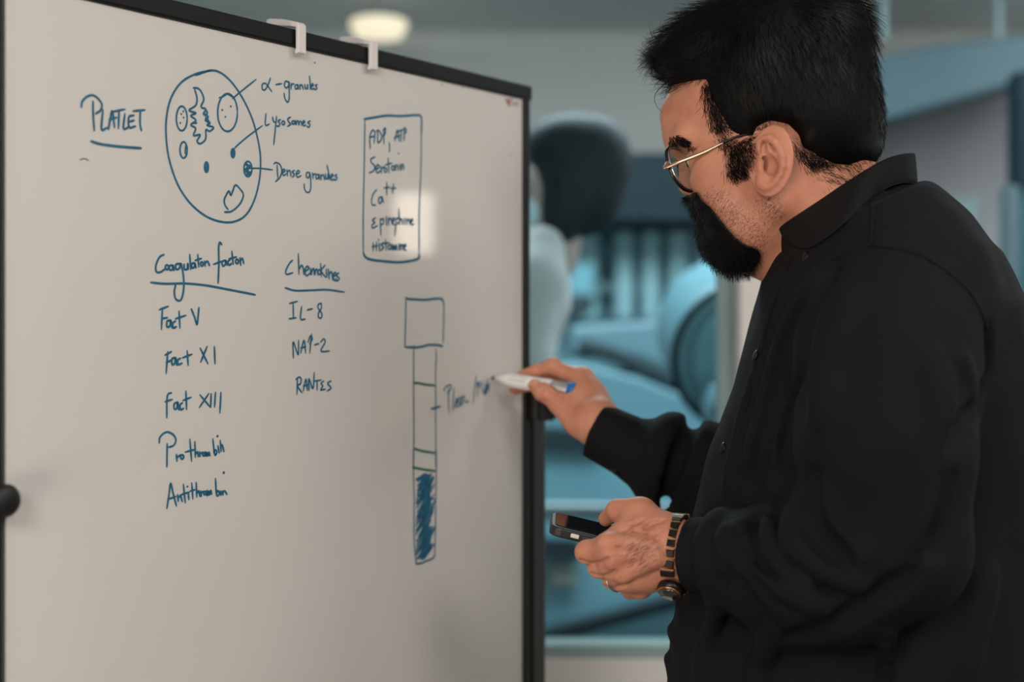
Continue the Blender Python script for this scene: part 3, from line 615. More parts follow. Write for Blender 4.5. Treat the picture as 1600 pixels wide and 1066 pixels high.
# ear (both sides): plate, rim, antihelix, bowl, tragus, lobe
e0 = lambda x, y: (1150 + x / 8.2, 180 + y / 8.2)
yb = H_.ray(1186, 262, 1.39)[1]; mid_h = M(1150, 200)
def mir(p): return p - 2 * hl * ((p - mid_h) @ hl)
for s in (1, -1):
    def EP(x, y, out=0.0):
        px, py = e0(x, y); px = 1205 + (px - 1205) * .92; py = 253 + (py - 250) * .91
        p = P(px, py, yb - .0045 - .016 * (px - 1186) / 42.0 - out)
        return p if s == 1 else mir(p)
    EAX = {}; ea = nrm((.026, -.016, 0)); eu = nrm((.006, .003, .04)); eu = nrm(eu - ea * (ea @ eu)); EAX[1] = [ea, np.cross(ea, eu), eu]; EAX[-1] = [v - 2 * hl * (v @ hl) for v in EAX[1]]
    rim = [(285, 400), (285, 300), (345, 243), (420, 240), (495, 292), (560, 385), (605, 510), (612, 640), (580, 755), (520, 850), (440, 915), (370, 925), (315, 880), (300, 800)]
    rr = [.0030, .0032, .0034, .0036, .0036, .0036, .0036, .0035, .0034, .0036, .0045, .0052, .0050, .0044]
    H_.ell(EP(450, 560, -.004), (.0235, .0052, .037), EAX[s], k=.004)
    for i in range(len(rim) - 1): H_.cone(EP(*rim[i], .0022), EP(*rim[i + 1], .0022), rr[i], rr[i + 1], k=.0018)
    H_.chain([EP(390, 330, .001), EP(430, 420, .001), EP(505, 480, .0015), EP(538, 580, .0015), EP(525, 690, .001), EP(470, 760, .0), EP(400, 770, 0)], .0026, k=.0018)
    H_.chain([EP(290, 420, .0), EP(360, 505, .0), EP(440, 530, -.001)], [.0028, .0026, .002], k=.002)
    H_.ell(EP(420, 640, .0035), (.0085, .0075, .0105), k=.003, op='sub')
    H_.ell(EP(355, 610, .001), (.0045, .010, .0085), k=.002, op='sub')
    H_.ell(EP(345, 375, .0035), (.0028, .004, .0065), k=.002, op='sub')
    H_.cone(EP(300, 590, .002), EP(305, 660, .002), .0040, .0034, k=.003)
    H_.cone(EP(330, 745, .002), EP(370, 770, .002), .0030, .0030, k=.003)
    H_.ell(EP(375, 870, .001), (.0078, .0045, .0080), k=.003)
Vh, Qh = H_.mesh(1)

# ---------------- right hand with the marker, seen past the board edge
R_ = SDF((-.02, 1.62, 1.24), (.15, 1.87, 1.43), .0013)
wr = P(938, 668, 1.69)
def fing(S, pts, rs, k=.004):
    S.chain(pts, rs, k=k)
mcp = [P(906, 592, 1.742), P(915, 602, 1.760), P(921, 617, 1.776), P(925, 634, 1.788)]
R_.cone(P(985, 702, 1.675), P(928, 661, 1.694), .0262, .0275, k=.01)
for q, rw in zip(mcp, (.0125, .0125, .012, .011)):
    R_.cone(P(922, 655, 1.70 + (q[1] - 1.742) * .5), q, .016, rw, k=.012)
R_.chain([P(911, 594, 1.750), P(924, 622, 1.727), P(936, 652, 1.702)], [.0125, .0160, .0220], k=.018)
R_.ell(P(902, 640, 1.722), (.022, .020, .026), k=.014)                                  # thumb ball
fing(R_, [mcp[0], P(864, 574, 1.762), P(838, 580, 1.772), P(816, 587, 1.781)], [.0118, .0092, .0082, .0070])
fing(R_, [mcp[1], P(872, 590, 1.800), P(838, 598, 1.806), P(805, 608, 1.804)], [.0118, .0092, .0085, .0075])
fing(R_, [mcp[2], P(886, 604, 1.812), P(868, 612, 1.814), P(873, 624, 1.795)], [.0112, .0088, .0082, .0075])
fing(R_, [mcp[3], P(900, 626, 1.818), P(886, 632, 1.812), P(893, 640, 1.795)], [.0105, .0080, .0074, .0068])
fing(R_, [P(903, 662, 1.700), P(874, 632, 1.718), P(851, 614, 1.728), P(836, 603, 1.7345)], [.0165, .0118, .0100, .0086], k=.006)
R_.ell(P(848, 613, 1.727), (.0105, .0105, .0095), k=.006)
R_.ell(P(865, 570, 1.762), (.0098, .0095, .0095), k=.005)
R_.ell(P(833, 599, 1.7262), (.0055, .0016, .0045), [nrm(P(830, 600, 1.73) - P(848, 612, 1.73)), (0, -1, 0), (0, 0, 1)], k=.0015)   # thumb nail
for px, py, Y in ((856, 620, 1.7175), (849, 610, 1.7165)):                               # knuckle creases
    R_.cone(P(px - 5, py + 7, Y), P(px + 5, py - 7, Y), .0011, k=.0022, op='sub')
R_.cone(P(880, 605, 1.735), P(868, 596, 1.745), .0022, k=.004, op='sub')
Vr, Qr = R_.mesh(1)

# ---------------- left hand under the phone
L_ = SDF((.055, 1.30, 1.14), (.25, 1.53, 1.28), .0013)
ax_l = [nrm((-.93, .05, .0)), (0, -1, 0), (0, 0, 1)]
L_.cone(P(1125, 868, 1.372), P(1045, 864, 1.392), .0290, .0300, k=.01)
L_.ell(P(1045, 864, 1.392), (.022, .0245, .0350), k=.012)
lm = [P(952, 856, 1.376), P(962, 880, 1.382), P(976, 902, 1.390), P(1000, 918, 1.402)]
for q, rw in zip(lm, (.0135, .0130, .0125, .0115)):
    L_.cone(P(1035, 850 + (q[2] < lm[1][2]) * 14, 1.388), q, .021, rw, k=.016)
L_.ell(P(1000, 866, 1.386), (.036, .016, .030), k=.014)
L_.cone(P(1028, 838, 1.392), P(1004, 800, 1.398), .018, .0125, k=.016)                   # thumb, over the phone
fing(L_, [P(1004, 800, 1.398), P(964, 797, 1.412), P(947, 811, 1.432)], [.0112, .0092, .0078], k=.007)
L_.cone(P(990, 806, 1.40), P(985, 838, 1.385), .010, .014, k=.02)
fing(L_, [lm[0], P(917, 863, 1.392), P(917, 858, 1.425), P(935, 858, 1.452)], [.0128, .0112, .0092, .0080])
fing(L_, [lm[1], P(936, 886, 1.398), P(938, 872, 1.430), P(952, 866, 1.458)], [.0128, .0108, .0090, .0080])
fing(L_, [lm[2], P(958, 906, 1.404), P(960, 890, 1.434), P(972, 878, 1.458)], [.0120, .0100, .0086, .0076])
fing(L_, [lm[3], P(985, 922, 1.420), P(986, 905, 1.446), P(996, 892, 1.466)], [.0108, .0086, .0074, .0066])
for i in range(3):                                                                       # knuckles
    L_.ell(lm[i] + np.array([0, -.002, 0]), (.0130, .0125, .0120), k=.008)
L_.ell(P(946.5, 812, 1.434), (.0045, .006, .0022), k=.0015)
L_.ell(P(995, 872, 1.384), (.030, .0125, .026), k=.014)
def surf_line(S, pts, y0=1.2, dy=0.0):
    q = [S.ray(x, y, y0, 1.9) for x, y in curve3(pts, 4)]; return [a + np.array([0, dy, 0]) for a in q if a is not None]
for l in ([(952, 846), (985, 850), (1020, 852)], [(962, 872), (995, 868), (1024, 864)], [(976, 896), (1004, 884), (1030, 874)]):      # tendons
    L_.chain(surf_line(L_, l, dy=.0022), .0026, k=.010)
for x, y in ((948, 850), (958, 876), (972, 898)): L_.ell(surf_line(L_, [(x, y), (x + 1, y)], dy=.003)[0], (.0075, .005, .0075), k=.009)
for l in ([(908, 876), (920, 880), (938, 880), (950, 874)], [(924, 897), (938, 901), (952, 899), (962, 893)], [(946, 918), (962, 919), (976, 914)]):   # gaps between the fingers
    g_ = surf_line(L_, l, dy=.0006)
    if len(g_) > 1: L_.chain(g_, .0013, k=.0030, op='sub')
for l in ([(1003, 812), (985, 822), (970, 832)], [(1038, 812), (1020, 818), (1008, 826)]):
    g_ = surf_line(L_, l, dy=.0004)
    if len(g_) > 1: L_.chain(g_, .0008, k=.004, op='sub')
Vl, Ql = L_.mesh(1)

# ---------------- the hidden rest of the body, one surface under the clothes
T_ = SDF((.05, 1.15, .78), (.80, 1.85, 1.56), .006)
T_.ell((.375, 1.5, 1.25), (.145, .19, .25)); T_.ell((.375, 1.5, 1.0), (.14, .17, .22), k=.08)
T_.chain(nk[2:] + [np.array([.39, 1.5, 1.38])], [.050, .050, .08], k=.03)
T_.chain([P(1385, 445, 1.35), P(1400, 830, 1.31), P(1200, 875, 1.345), P(1115, 868, 1.373)], [.05, .042, .034, .029], k=.02)
T_.chain([P(1290, 440, 1.65), P(1195, 785, 1.645), P(1060, 720, 1.67), P(975, 696, 1.677)], [.05, .042, .034, .027], k=.02)
Vt, Qt = T_.mesh(1)
Vb, Qb = join([(Vh, Qh), (Vr, Qr), (Vl, Ql), (Vt, Qt)])
body = link('body', npmesh('body', Vb, Qb), skin, man)

# fine dark hairs on the back of the left hand
bx_ = []
for _ in range(340):
    x, y = RNG.normal(1015, 24), RNG.normal(858, 22)
    h = L_.ray(x, y, 1.25, 1.6) if 950 < x < 1048 and 805 < y < 915 else None
    if h is not None: bx_.append(h)
bx_ = np.array(bx_); g_ = L_.grad(bx_); d_ = np.array([-.75, 0, -.55]) + RNG.normal(0, .22, bx_.shape); d_ -= g_ * (d_ * g_).sum(1, keepdims=True)
S = np.stack([bx_ + d_ * t * .0085 + g_ * .0022 * math.sin(3 * t) for t in np.linspace(0, 1, 4)], 1)
V, Q = strand_mesh(S, .000085); link('hand_hair', npmesh('hand_hair', V, Q), hairb, body)
# eyes and eyebrows
for s in (1, -1):
    c = M(1094, 256, .031 * s)
    e = MB().lathe(c - hf * .0115, c + hf * .0115, [(0.5 - .5 * math.cos(a), .0115 * math.sin(a)) for a in np.linspace(0, math.pi, 13)], 20).build('eye', mat('eye_white', (205, 198, 190), 0.2), body, smooth=True)
    MB().lathe(c + hf * .0102, c + hf * .0119, [(0, .0055), (1, .003)], 20).build('iris', mat('dark_iris', (30, 20, 14), 0.15), e, smooth=True)
# ---------------- hair: a close cap inside a hairline plus combed strands
hairline = [(1000, 97), (1020, 40), (1050, 0), (1100, -30), (1150, -45), (1250, -60), (1328, -45), (1352, 10), (1360, 60), (1362, 110), (1372, 150), (1384, 190), (1388, 246), (1365, 256), (1335, 258), (1310, 268), (1288, 268),
            (1264, 258), (1250, 248), (1238, 242), (1232, 222), (1216, 206), (1190, 200), (1172, 208), (1166, 232), (1158, 268), (1146, 280), (1137, 268), (1138, 238), (1124, 214), (1111, 190), (1102, 160), (1098, 132), (1064, 130), (1040, 128)]
def poly_sd(x, z, poly):
    d = np.full(np.broadcast(x, z).shape, 1e9, np.float32); sgn = np.zeros(d.shape, bool); n = len(poly)
    for i in range(n):
        a, b = poly[i], poly[i - 1]
        ex, ez = b[0] - a[0], b[1] - a[1]; wx, wz = x - a[0], z - a[1]
        t = np.clip((wx * ex + wz * ez) / (ex * ex + ez * ez), 0, 1)
        d = np.minimum(d, (wx - t * ex) ** 2 + (wz - t * ez) ** 2)
        c = ((a[1] > z) != (b[1] > z)) & (x < ex * (z - a[1]) / (ez if abs(ez) > 1e-9 else 1e-9) + a[0]); sgn ^= c
    d = np.sqrt(d); return np.where(sgn, -d, d)
C_ = SDF((.10, 1.375, 1.50), (.46, 1.625, 1.83), .0022)
C_.ell(M(1210, 128), (.101, .0885, .099), HAX)
C_.ell(M(1286, 196), (.0605, .076, .074), HAX, k=.03)
C_.ell(M(1232, 68), (.076, .072, .056), k=.03)
C_.ell(M(1098, 78), (.040, .058, .032), [nrm((-.86, .15, -.35)), (0, 1, 0), nrm((-.35, 0, .86))], k=.03)
C_.ell(M(1062, 92), (.026, .048, .021), k=.02)
C_.ell(M(1296, 38), (.033, .046, .034), k=.02)
for s in (1, -1):
    C_.cone(M(1160, 246, .060 * s), M(1150, 272, .0600 * s), .0055, .005, k=.008)          # sideburn
hp = [((x - 800) * 1.46 / F_PX, CAM[2] - (y - 533) * 1.46 / F_PX) for x, y in hairline]    # hairline on the near side of the head
def hl_fn(X, Y, Z):
    sc = 1.46 / np.maximum(Y, .5)                     # follow the same line through the depth of the head
    x0, z0 = X[:, :, 0], Z[:, 0, :]
    g = poly_sd(X[:, 0, 0][:, None], Z[0, 0, :][None, :], hp)
    return np.broadcast_to(g[:, None, :], (X.shape[0], Y.shape[1], Z.shape[2]))
C_.put(C_.lo, C_.lo + C_.n * C_.h, hl_fn, .004, 'int')
# the cap thins to nothing at the hairline
low = [(1092, 400), (1092, 133)] + hairline[::-1][hairline[::-1].index((1098, 132)):hairline[::-1].index((1388, 246)) + 1] + [(1700, 246), (1700, -500), (500, -500), (500, 400)]
low = [((x - 800) * 1.46 / F_PX, CAM[2] - (y - 533) * 1.46 / F_PX) for x, y in low]
gl_ = poly_sd(C_.ax[0][:, None], C_.ax[2][None, :], low)[:, None, :]
gx_ = np.stack(np.meshgrid(*C_.ax, indexing='ij'), -1)
C_.F = -smin(-C_.F, -(H_.sample(gx_) - (.0012 + .75 * np.maximum(-gl_, 0))).astype(np.float32), .004)
Vc, Qc = C_.mesh(2)
hair = link('hair', npmesh('hair', Vc, Qc), hairm, man)
n = 15000
pts = surf_points(Vc, Qc, n); g = C_.grad(pts)
crown = M(1290, 20); rel = pts - crown
fwd = (pts @ hf) - (M(1216, 128) @ hf)
flow = np.zeros_like(pts)
front = np.clip((fwd - .035) / .05, 0, 1)[:, None]
back_d = nrm((.30, 0, -.95)); side_d = nrm((.42, 0, -.91)); front_d = nrm((-.88, .12, .16))
flow = (1 - front) * (side_d * .6 + back_d * .4 + rel * 2.2) + front * front_d
top = np.clip((pts[:, 2] - 1.735) / .03, 0, 1)[:, None]
flow = flow * (1 - top * .75) + top * .75 * (nrm((-.75, 0, .45)) * np.where(fwd > -.03, 1, 0)[:, None] + nrm((.9, 0, .25)) * np.where(fwd > -.03, 0, 1)[:, None])
flow += RNG.normal(0, .22, pts.shape)
flow -= g * (flow * g).sum(1, keepdims=True); flow /= np.linalg.norm(flow, axis=1, keepdims=True) + 1e-9
lo_len = np.clip((pts[:, 2] - 1.60) / .12, 0, 1)
ln = (.008 + .020 * lo_len) * (.5 + .8 * RNG.random(n)); lift = (.18 + .35 * lo_len * RNG.random(n) + .30 * top[:, 0] * RNG.random(n))[:, None]
S = []; p = pts - g * .002; dirv = flow + g * lift; k = 6
curl = np.where(front > .4, 1, -.2) * .10
for i in range(k):
    S.append(p.copy()); dirv = dirv / np.linalg.norm(dirv, axis=1, keepdims=True)
    p = p + dirv * (ln / (k - 1))[:, None]; dirv = dirv + np.array([0, 0, -1]) * curl * (i * .5) - g * .06 * (1 - front)
S = np.stack(S, 1)
sk = H_.sample(S.reshape(-1, 3)).reshape(n, k)
keep = np.ones(n, bool)
V, Q = strand_mesh(S[keep], .00028); link('strands', npmesh('strands', V, Q), hairm, hair)
# soft hairline at temple, ear and nape: fine short hairs growing straight from the skin
def fringe(poly, n, ddir, length, rad, m, name, parent, side=(1, -1), spread=.35, out=.3, depth=.07, jit=.5):
    xs = np.array(poly, float); lo, hi = xs.min(0), xs.max(0); got = []
    while len(got) < n:
        q = lo + RNG.random((4000, 2)) * (hi - lo)
        ins = poly_sd(q[:, 0], q[:, 1], [tuple(a) for a in poly]) < 0; got += q[ins].tolist()
    got = np.array(got[:n]) + RNG.normal(0, jit, (n, 2)); b = []
    for s in side:
        w = np.array([M(x, y, 0) for x, y in got]) if s == 0 else np.array([P(x, y, 1.43) if s == 1 else M(x, y, -depth) for x, y in got])
        b.append(w)
    b = np.concatenate(b)
    for _ in range(14): b = b + (np.array([0, 1, 0])[None, :] * np.where(b[:, 1:2] < 1.48, 1, -1)) * np.clip(H_.sample(b), -.01, .01)[:, None] * .8
    ok = np.abs(H_.sample(b)) < .003; b = b[ok]; gg = H_.grad(b); nn = len(b)
    d = nrm(ddir) + RNG.normal(0, spread, (nn, 3)); d -= gg * (d * gg).sum(1, keepdims=True); d = d / np.linalg.norm(d, axis=1, keepdims=True) + gg * out
    L = length * (.5 + .8 * RNG.random((nn, 1)))
    S = np.stack([b - gg * .0004 + d * L * t - gg * out * .7 * L * t * t for t in np.linspace(0, 1, 4)], 1)
    V, Q = strand_mesh(S, rad); return link(name, npmesh(name, V, Q), m, parent)
fringe([(1098, 128), (1112, 128), (1134, 200), (1150, 222), (1172, 205), (1200, 196), (1200, 208), (1178, 212), (1168, 240), (1162, 275), (1142, 282), (1134, 268), (1134, 240), (1120, 212), (1108, 180), (1100, 150)], 2600, (.35, 0, -.94), .010, .00022, hairm, 'temple_hair', hair, jit=4)
fringe([(1228, 215), (1240, 246), (1262, 268), (1286, 288), (1330, 282), (1370, 264), (1366, 240), (1300, 250), (1262, 240)], 3600, (.55, 0, -.83), .011, .00022, hairm, 'nape_hair', hair, out=.12, jit=4)
for sd_ in (1, -1): fringe([(1052, 205), (1062, 205), (1076, 214), (1090, 228), (1088, 231), (1074, 224), (1060, 218), (1052, 215)], 340, (.78, -.2 * sd_, -.42), .0075, .00026, hairm, 'eyebrow', body, side=(sd_,), spread=.18, out=.25, depth=.05)
# loose locks over the forehead
lk = [[(1062, 110), (1030, 118), (1016, 112), (1013, 102)], [(1060, 118), (1036, 124), (1024, 132), (1022, 138)], [(1060, 120), (1040, 140), (1030, 150), (1027, 162), (1032, 174), (1040, 182)], [(1068, 112), (1044, 134), (1032, 142)], [(1058, 96), (1030, 100), (1018, 92)], [(1052, 118), (1032, 126), (1020, 126)], [(1040, 92), (1020, 104), (1018, 118)], [(1050, 84), (1028, 82), (1016, 88)]]
S = np.array([curve3([M(x, y, .012 * ((i * 7) % 5 - 2)) for x, y in l], 5)[np.linspace(0, (len(l) - 1) * 5, 10).astype(int)] for i, l in enumerate(lk)])
V, Q = strand_mesh(S, .0006, .0002); link('loose_locks', npmesh('loose_locks', V, Q), hairm, hair)

# ---------------- beard
B_ = SDF((.15, 1.42, 1.45), (.30, 1.56, 1.60), .0018)
B_.chain([M(1108, 322, -.027), M(1101, 317, -.013), M(1097, 315, 0), M(1101, 317, .013), M(1109, 323, .027)], [.0060, .0085, .0100, .0085, .0060], k=.006)
for s in (1, -1): B_.chain([M(1109, 323, .027 * s), M(1122, 342, .032 * s), M(1140, 364, .034 * s), M(1162, 382, .028 * s)], [.0095, .0095, .0120, .0115], k=.008)
B_.chain([M(1118, 348), M(1128, 366), M(1146, 382), M(1166, 390)], [.014, .021, .022, .016], k=.012)
bp_ = [((x - 800) * 1.465 / F_PX, CAM[2] - (y - 533) * 1.465 / F_PX) for x, y in ((1062, 302), (1084, 303), (1093, 318), (1106, 330), (1118, 347), (1129, 361), (1141, 375), (1154, 385), (1176, 394), (1182, 402), (1176, 425), (1130, 430), (1090, 400), (1062, 340))]
g2_ = poly_sd(B_.ax[0][:, None], B_.ax[2][None, :], bp_)[:, None, :]
gx_ = np.stack(np.meshgrid(*B_.ax, indexing='ij'), -1)
B_.F = smin(B_.F, np.maximum(H_.sample(gx_) - .0042, g2_).astype(np.float32), .006)
B_.chain([M(1128, 370, .014), M(1150, 386, .017), M(1174, 395, .013)], [.014, .016, .0125], k=.010)
B_.chain([M(1128, 370, -.014), M(1150, 386, -.017), M(1174, 395, -.013)], [.014, .016, .0125], k=.010)
B_.ell(M(1104, 337), (.020, .017, .0050), HAX, k=.004, op='sub')
Vd, Qd = B_.mesh(1)
beard = link('beard', npmesh('beard', Vd, Qd), hairm, man)
n = 5200; pts = surf_points(Vd, Qd, n); g = B_.grad(pts)
d = g * .55 + np.array([-.10, 0, -.80]) + RNG.normal(0, .28, pts.shape); d /= np.linalg.norm(d, axis=1, keepdims=True)
L = (.004 + .006 * RNG.random((n, 1)))
S = np.stack([pts - g * .002 + d * L * t + np.array([.12, 0, -.25]) * L * t * t for t in np.linspace(0, 1, 4)], 1)
V, Q = strand_mesh(S, .00026); link('strands', npmesh('strands', V, Q), hairm, beard)
fringe([(1096, 300), (1118, 296), (1140, 290), (1158, 284), (1176, 300), (1205, 312), (1224, 328), (1218, 352), (1200, 380), (1182, 398), (1160, 392), (1138, 366), (1116, 338)], 7500, (-.55, 0, -.83), .0032, .00012, hairb, 'stubble', beard, out=.35, jit=6)
# ---------------- shirt
K_ = SDF((.08, 1.16, .83), (.83, 1.87, 1.60), .0034)
rows = [(285, 1288, 1432, .07), (320, 1250, 1470, .115), (350, 1226, 1505, .150), (400, 1205, 1556, .185), (480, 1182, 1592, .208), (600, 1150, 1612, .205), (700, 1112, 1618, .196), (800, 1086, 1616, .192), (900, 1064, 1610, .192), (1000, 1049, 1604, .194), (1066, 1044, 1600, .196), (1180, 1046, 1596, .198), (1290, 1052, 1590, .196), (1400, 1060, 1590, .19)]
rz = np.array([CAM[2] - (r[0] - 533) * 1.5 / F_PX for r in rows]); rf = np.array([(r[1] - 800) * 1.5 / F_PX for r in rows]); rb = np.array([(r[2] - 800) * 1.5 / F_PX for r in rows]); rw = np.array([r[3] for r in rows])
TY = math.radians(12); tf = np.array([-math.cos(TY), math.sin(TY)]); tl = np.array([-math.sin(TY), -math.cos(TY)])
def torso(X, Y, Z):
    z = Z[0, 0, :]; o = np.argsort(rz)
    f = np.interp(z, rz[o], rf[o]); b = np.interp(z, rz[o], rb[o]); w = np.interp(z, rz[o], rw[o])
    cx = ((f + b) / 2)[None, None, :]; a = ((b - f) / 2)[None, None, :]; w = w[None, None, :]
    x = X - cx; y = Y - 1.50
    u = (x * tf[0] + y * tf[1]) / a; v = (x * tl[0] + y * tl[1]) / w
    r = (np.abs(u) ** 2.25 + np.abs(v) ** 2.25) ** (1 / 2.25)
    return (r - 1) * np.minimum(a, w) * .95
K_.put(K_.lo, K_.lo + K_.n * K_.h, torso, 0)
K_.put(K_.lo, np.array([9, 9, .862]), lambda X, Y, Z: (.855 - Z) + 0 * X + 0 * Y, .01, 'int')           # hem
# shoulders
Sl, Sr = P(1392, 462, 1.36), P(1300, 440, 1.66)
K_.chain([P(1372, 330, 1.465), P(1395, 392, 1.40), P(1402, 455, 1.345)], [.040, .058, .070], k=.05)
K_.chain([P(1310, 330, 1.535), P(1300, 400, 1.60), P(1296, 450, 1.66)], [.040, .055, .066], k=.05)
K_.put(K_.lo, np.array([.50, 9, 9]), lambda X, Y, Z: Z - (1.512 + (X - .27) * .487) + 0 * Y, .008, 'int')      # neckline
# left arm (near)
El, Cl = P(1398, 858, 1.275), P(1085, 868, 1.382)
K_.chain([P(1402, 455, 1.345), P(1385, 560, 1.300), P(1385, 700, 1.280), El], [.070, .072, .071, .060], k=.035)
K_.chain([El, P(1300, 880, 1.295), P(1210, 888, 1.330), P(1150, 873, 1.358)], [.060, .060, .051, .041], k=.03)
K_.cone(P(1232, 958, 1.325), P(1330, 935, 1.30), .020, .030, k=.04)
K_.cone(P(1150, 871, 1.358), P(1102, 868, 1.375), .0345, .0325, k=.012)
# right arm (far)
K_.chain([Sr, P(1245, 620, 1.66), P(1190, 790, 1.645)], [.066, .062, .055], k=.035)
K_.chain([P(1190, 790, 1.645), P(1105, 745, 1.66), P(1046, 724, 1.668), P(998, 706, 1.677)], [.055, .054, .048, .0385], k=.02)
K_.cone(P(1000, 706, 1.676), P(985, 700, 1.680), .0345, .0325, k=.008)
def ring(c, ax, R, r, k, a0=0, a1=2 * math.pi, op='add', n=18):
    ax = nrm(ax); u = nrm(np.cross(ax, [0, 1, 0])); w = np.cross(ax, u)
    K_.chain([c + R * (math.cos(t) * u + math.sin(t) * w) for t in np.linspace(a0, a1, n)], r, k=k, op=op)
axr = P(990, 702, 1.677) - P(1100, 742, 1.66)
ring(P(1036, 716, 1.67), axr, .036, .014, .016); ring(P(1086, 730, 1.663), axr, .037, .013, .016); ring(P(1108, 738, 1.66), axr, .040, .011, .014)
ring(P(1062, 722, 1.667), axr, .050, .006, .012, op='sub')
axl = P(1064, 866, 1.388) - P(1150, 871, 1.358)
ring(P(1126, 870, 1.367), axl, .036, .008, .012)
# hollow the cuffs, the neck and the hem so that the cloth has an edge
K_.chain([P(1345, 470, 1.50), P(1300, 350, 1.487), P(1262, 262, 1.478)], [.062, .062, .066], k=.001, op='sub')
# folds, laid where the cloth shows them
def fold(pts, r, k, depth=0.0, op='add', y0=1.15):
    q = []
    for x, y in pts:
        h = K_.ray(x, y, y0, 1.9)
        if h is not None: q.append(h + np.array([0, depth, 0]))
    if len(q) > 1:
        K_.chain(curve3(q, 4) if len(q) > 2 else q, r, k=k, op=op)
fold([(1158, 823), (1171, 860), (1203, 903), (1247, 931), (1292, 950)], .0065, .010, .0015)
fold([(1148, 838), (1158, 872), (1190, 918), (1235, 950)], .0055, .008, .001, 'sub')
fold([(1188, 800), (1180, 835), (1188, 868), (1215, 898)], .0055, .008, .001, 'sub')
fold([(1222, 796), (1221, 840), (1242, 873), (1280, 905), (1325, 924)], .006, .009, .001, 'sub')
fold([(1240, 800), (1243, 842), (1264, 868), (1302, 894), (1355, 914)], .0075, .012, .002)
fold([(1290, 770), (1292, 808), (1315, 845), (1355, 872)], .0075, .014, .003)
fold([(1272, 742), (1266, 790), (1280, 835), (1320, 872)], .006, .010, .001, 'sub')
fold([(1205, 800), (1202, 845), (1222, 885), (1262, 915)], .005, .009, .001)
fold([(1128, 868), (1134, 895), (1128, 912)], .0045, .006, .001, 'sub')
fold([(1136, 826), (1130, 858), (1138, 890)], .0045, .008, .001)
fold([(1150, 905), (1175, 940), (1215, 985)], .005, .008, .001, 'sub')
fold([(1235, 640), (1228, 720), (1212, 800)], .007, .010, .001, 'sub')
fold([(1300, 420), (1262, 500), (1250, 580), (1240, 650)], .006, .012, .000, 'sub')
fold([(1280, 440), (1235, 520), (1205, 620), (1180, 720)], .0075, .016, .003)
fold([(1325, 470), (1300, 560), (1290, 650)], .009, .020, .004)
fold([(1240, 430), (1200, 540), (1165, 660), (1140, 760)], .006, .014, .002)
fold([(1255, 470), (1222, 560), (1190, 690), (1170, 780)], .005, .010, .000, 'sub')
fold([(1460, 560), (1472, 660), (1465, 760), (1440, 840)], .008, .018, .003)
fold([(1545, 520), (1538, 600), (1500, 690), (1484, 790), (1462, 860)], .008, .012, .000, 'sub')
fold([(1500, 560), (1505, 640), (1488, 720)], .006, .014, .002)
fold([(1420, 900), (1360, 945), (1290, 985), (1235, 1000)], .007, .012, -.001, 'sub')
fold([(1200, 1000), (1190, 1040), (1185, 1066)], .006, .014, .002)
fold([(1120, 940), (1110, 1000), (1100, 1066)], .006, .014, .002)
fold([(1390, 985), (1385, 1060), (1380, 1120)], .005, .012, .002)
fold([(1540, 900), (1520, 980), (1510, 1066)], .007, .018, .003)
for i, (y0, y1) in enumerate(((905, 960), (985, 1010), (1030, 1075))):                                      # small ripples down the front edge
    K_.cone(P(1056 - i * 6, y0, 1.5), P(1075 - i * 5, y1, 1.46), .006, k=.012)
def ripple(X, Y, Z):
    return (.0011 * np.sin(31 * X + 17 * Z + 2.0 * np.sin(19 * Y)) * np.sin(23 * Z - 13 * Y + 1.3 * np.sin(27 * X)) + .0008 * np.sin(67 * X - 41 * Z) * np.sin(53 * Y + 47 * Z)).astype(np.float32)
K_.put(K_.lo, K_.lo + K_.n * K_.h, ripple, 0, 'off')
Vk, Qk = K_.mesh(1)
shirt = link('shirt', npmesh('shirt', Vk, Qk), shirtm, man)
# seams, stitched just proud of the cloth
def seam(pts, r=.0010, y0=1.15, name='seam', out=.0004, m=None):
    q = [K_.ray(x, y, y0, 1.9) for x, y in curve3(pts, 6)]; q = [a for a in q if a is not None]
    q = np.array([a + K_.grad(a) * out for a in q])
    return MB().tube(q, r, 6).build(name, m or shirtm, shirt, smooth=True)
seam([(1363, 318), (1362, 345), (1360, 378)], .0012)
seam([(1362, 384), (1400, 388), (1440, 400), (1480, 425), (1510, 452), (1528, 478), (1540, 510)], .0022)
seam([(1360, 384), (1330, 392), (1300, 408)], .0012)
seam([(1372, 326), (1370, 350), (1367, 380)], .0008)
seam([(1398, 990), (1396, 1030), (1392, 1066)], .0012)
seam([(1240, 398), (1222, 440), (1204, 490), (1192, 540), (1176, 600), (1156, 680)], .0010, name='placket_edge')
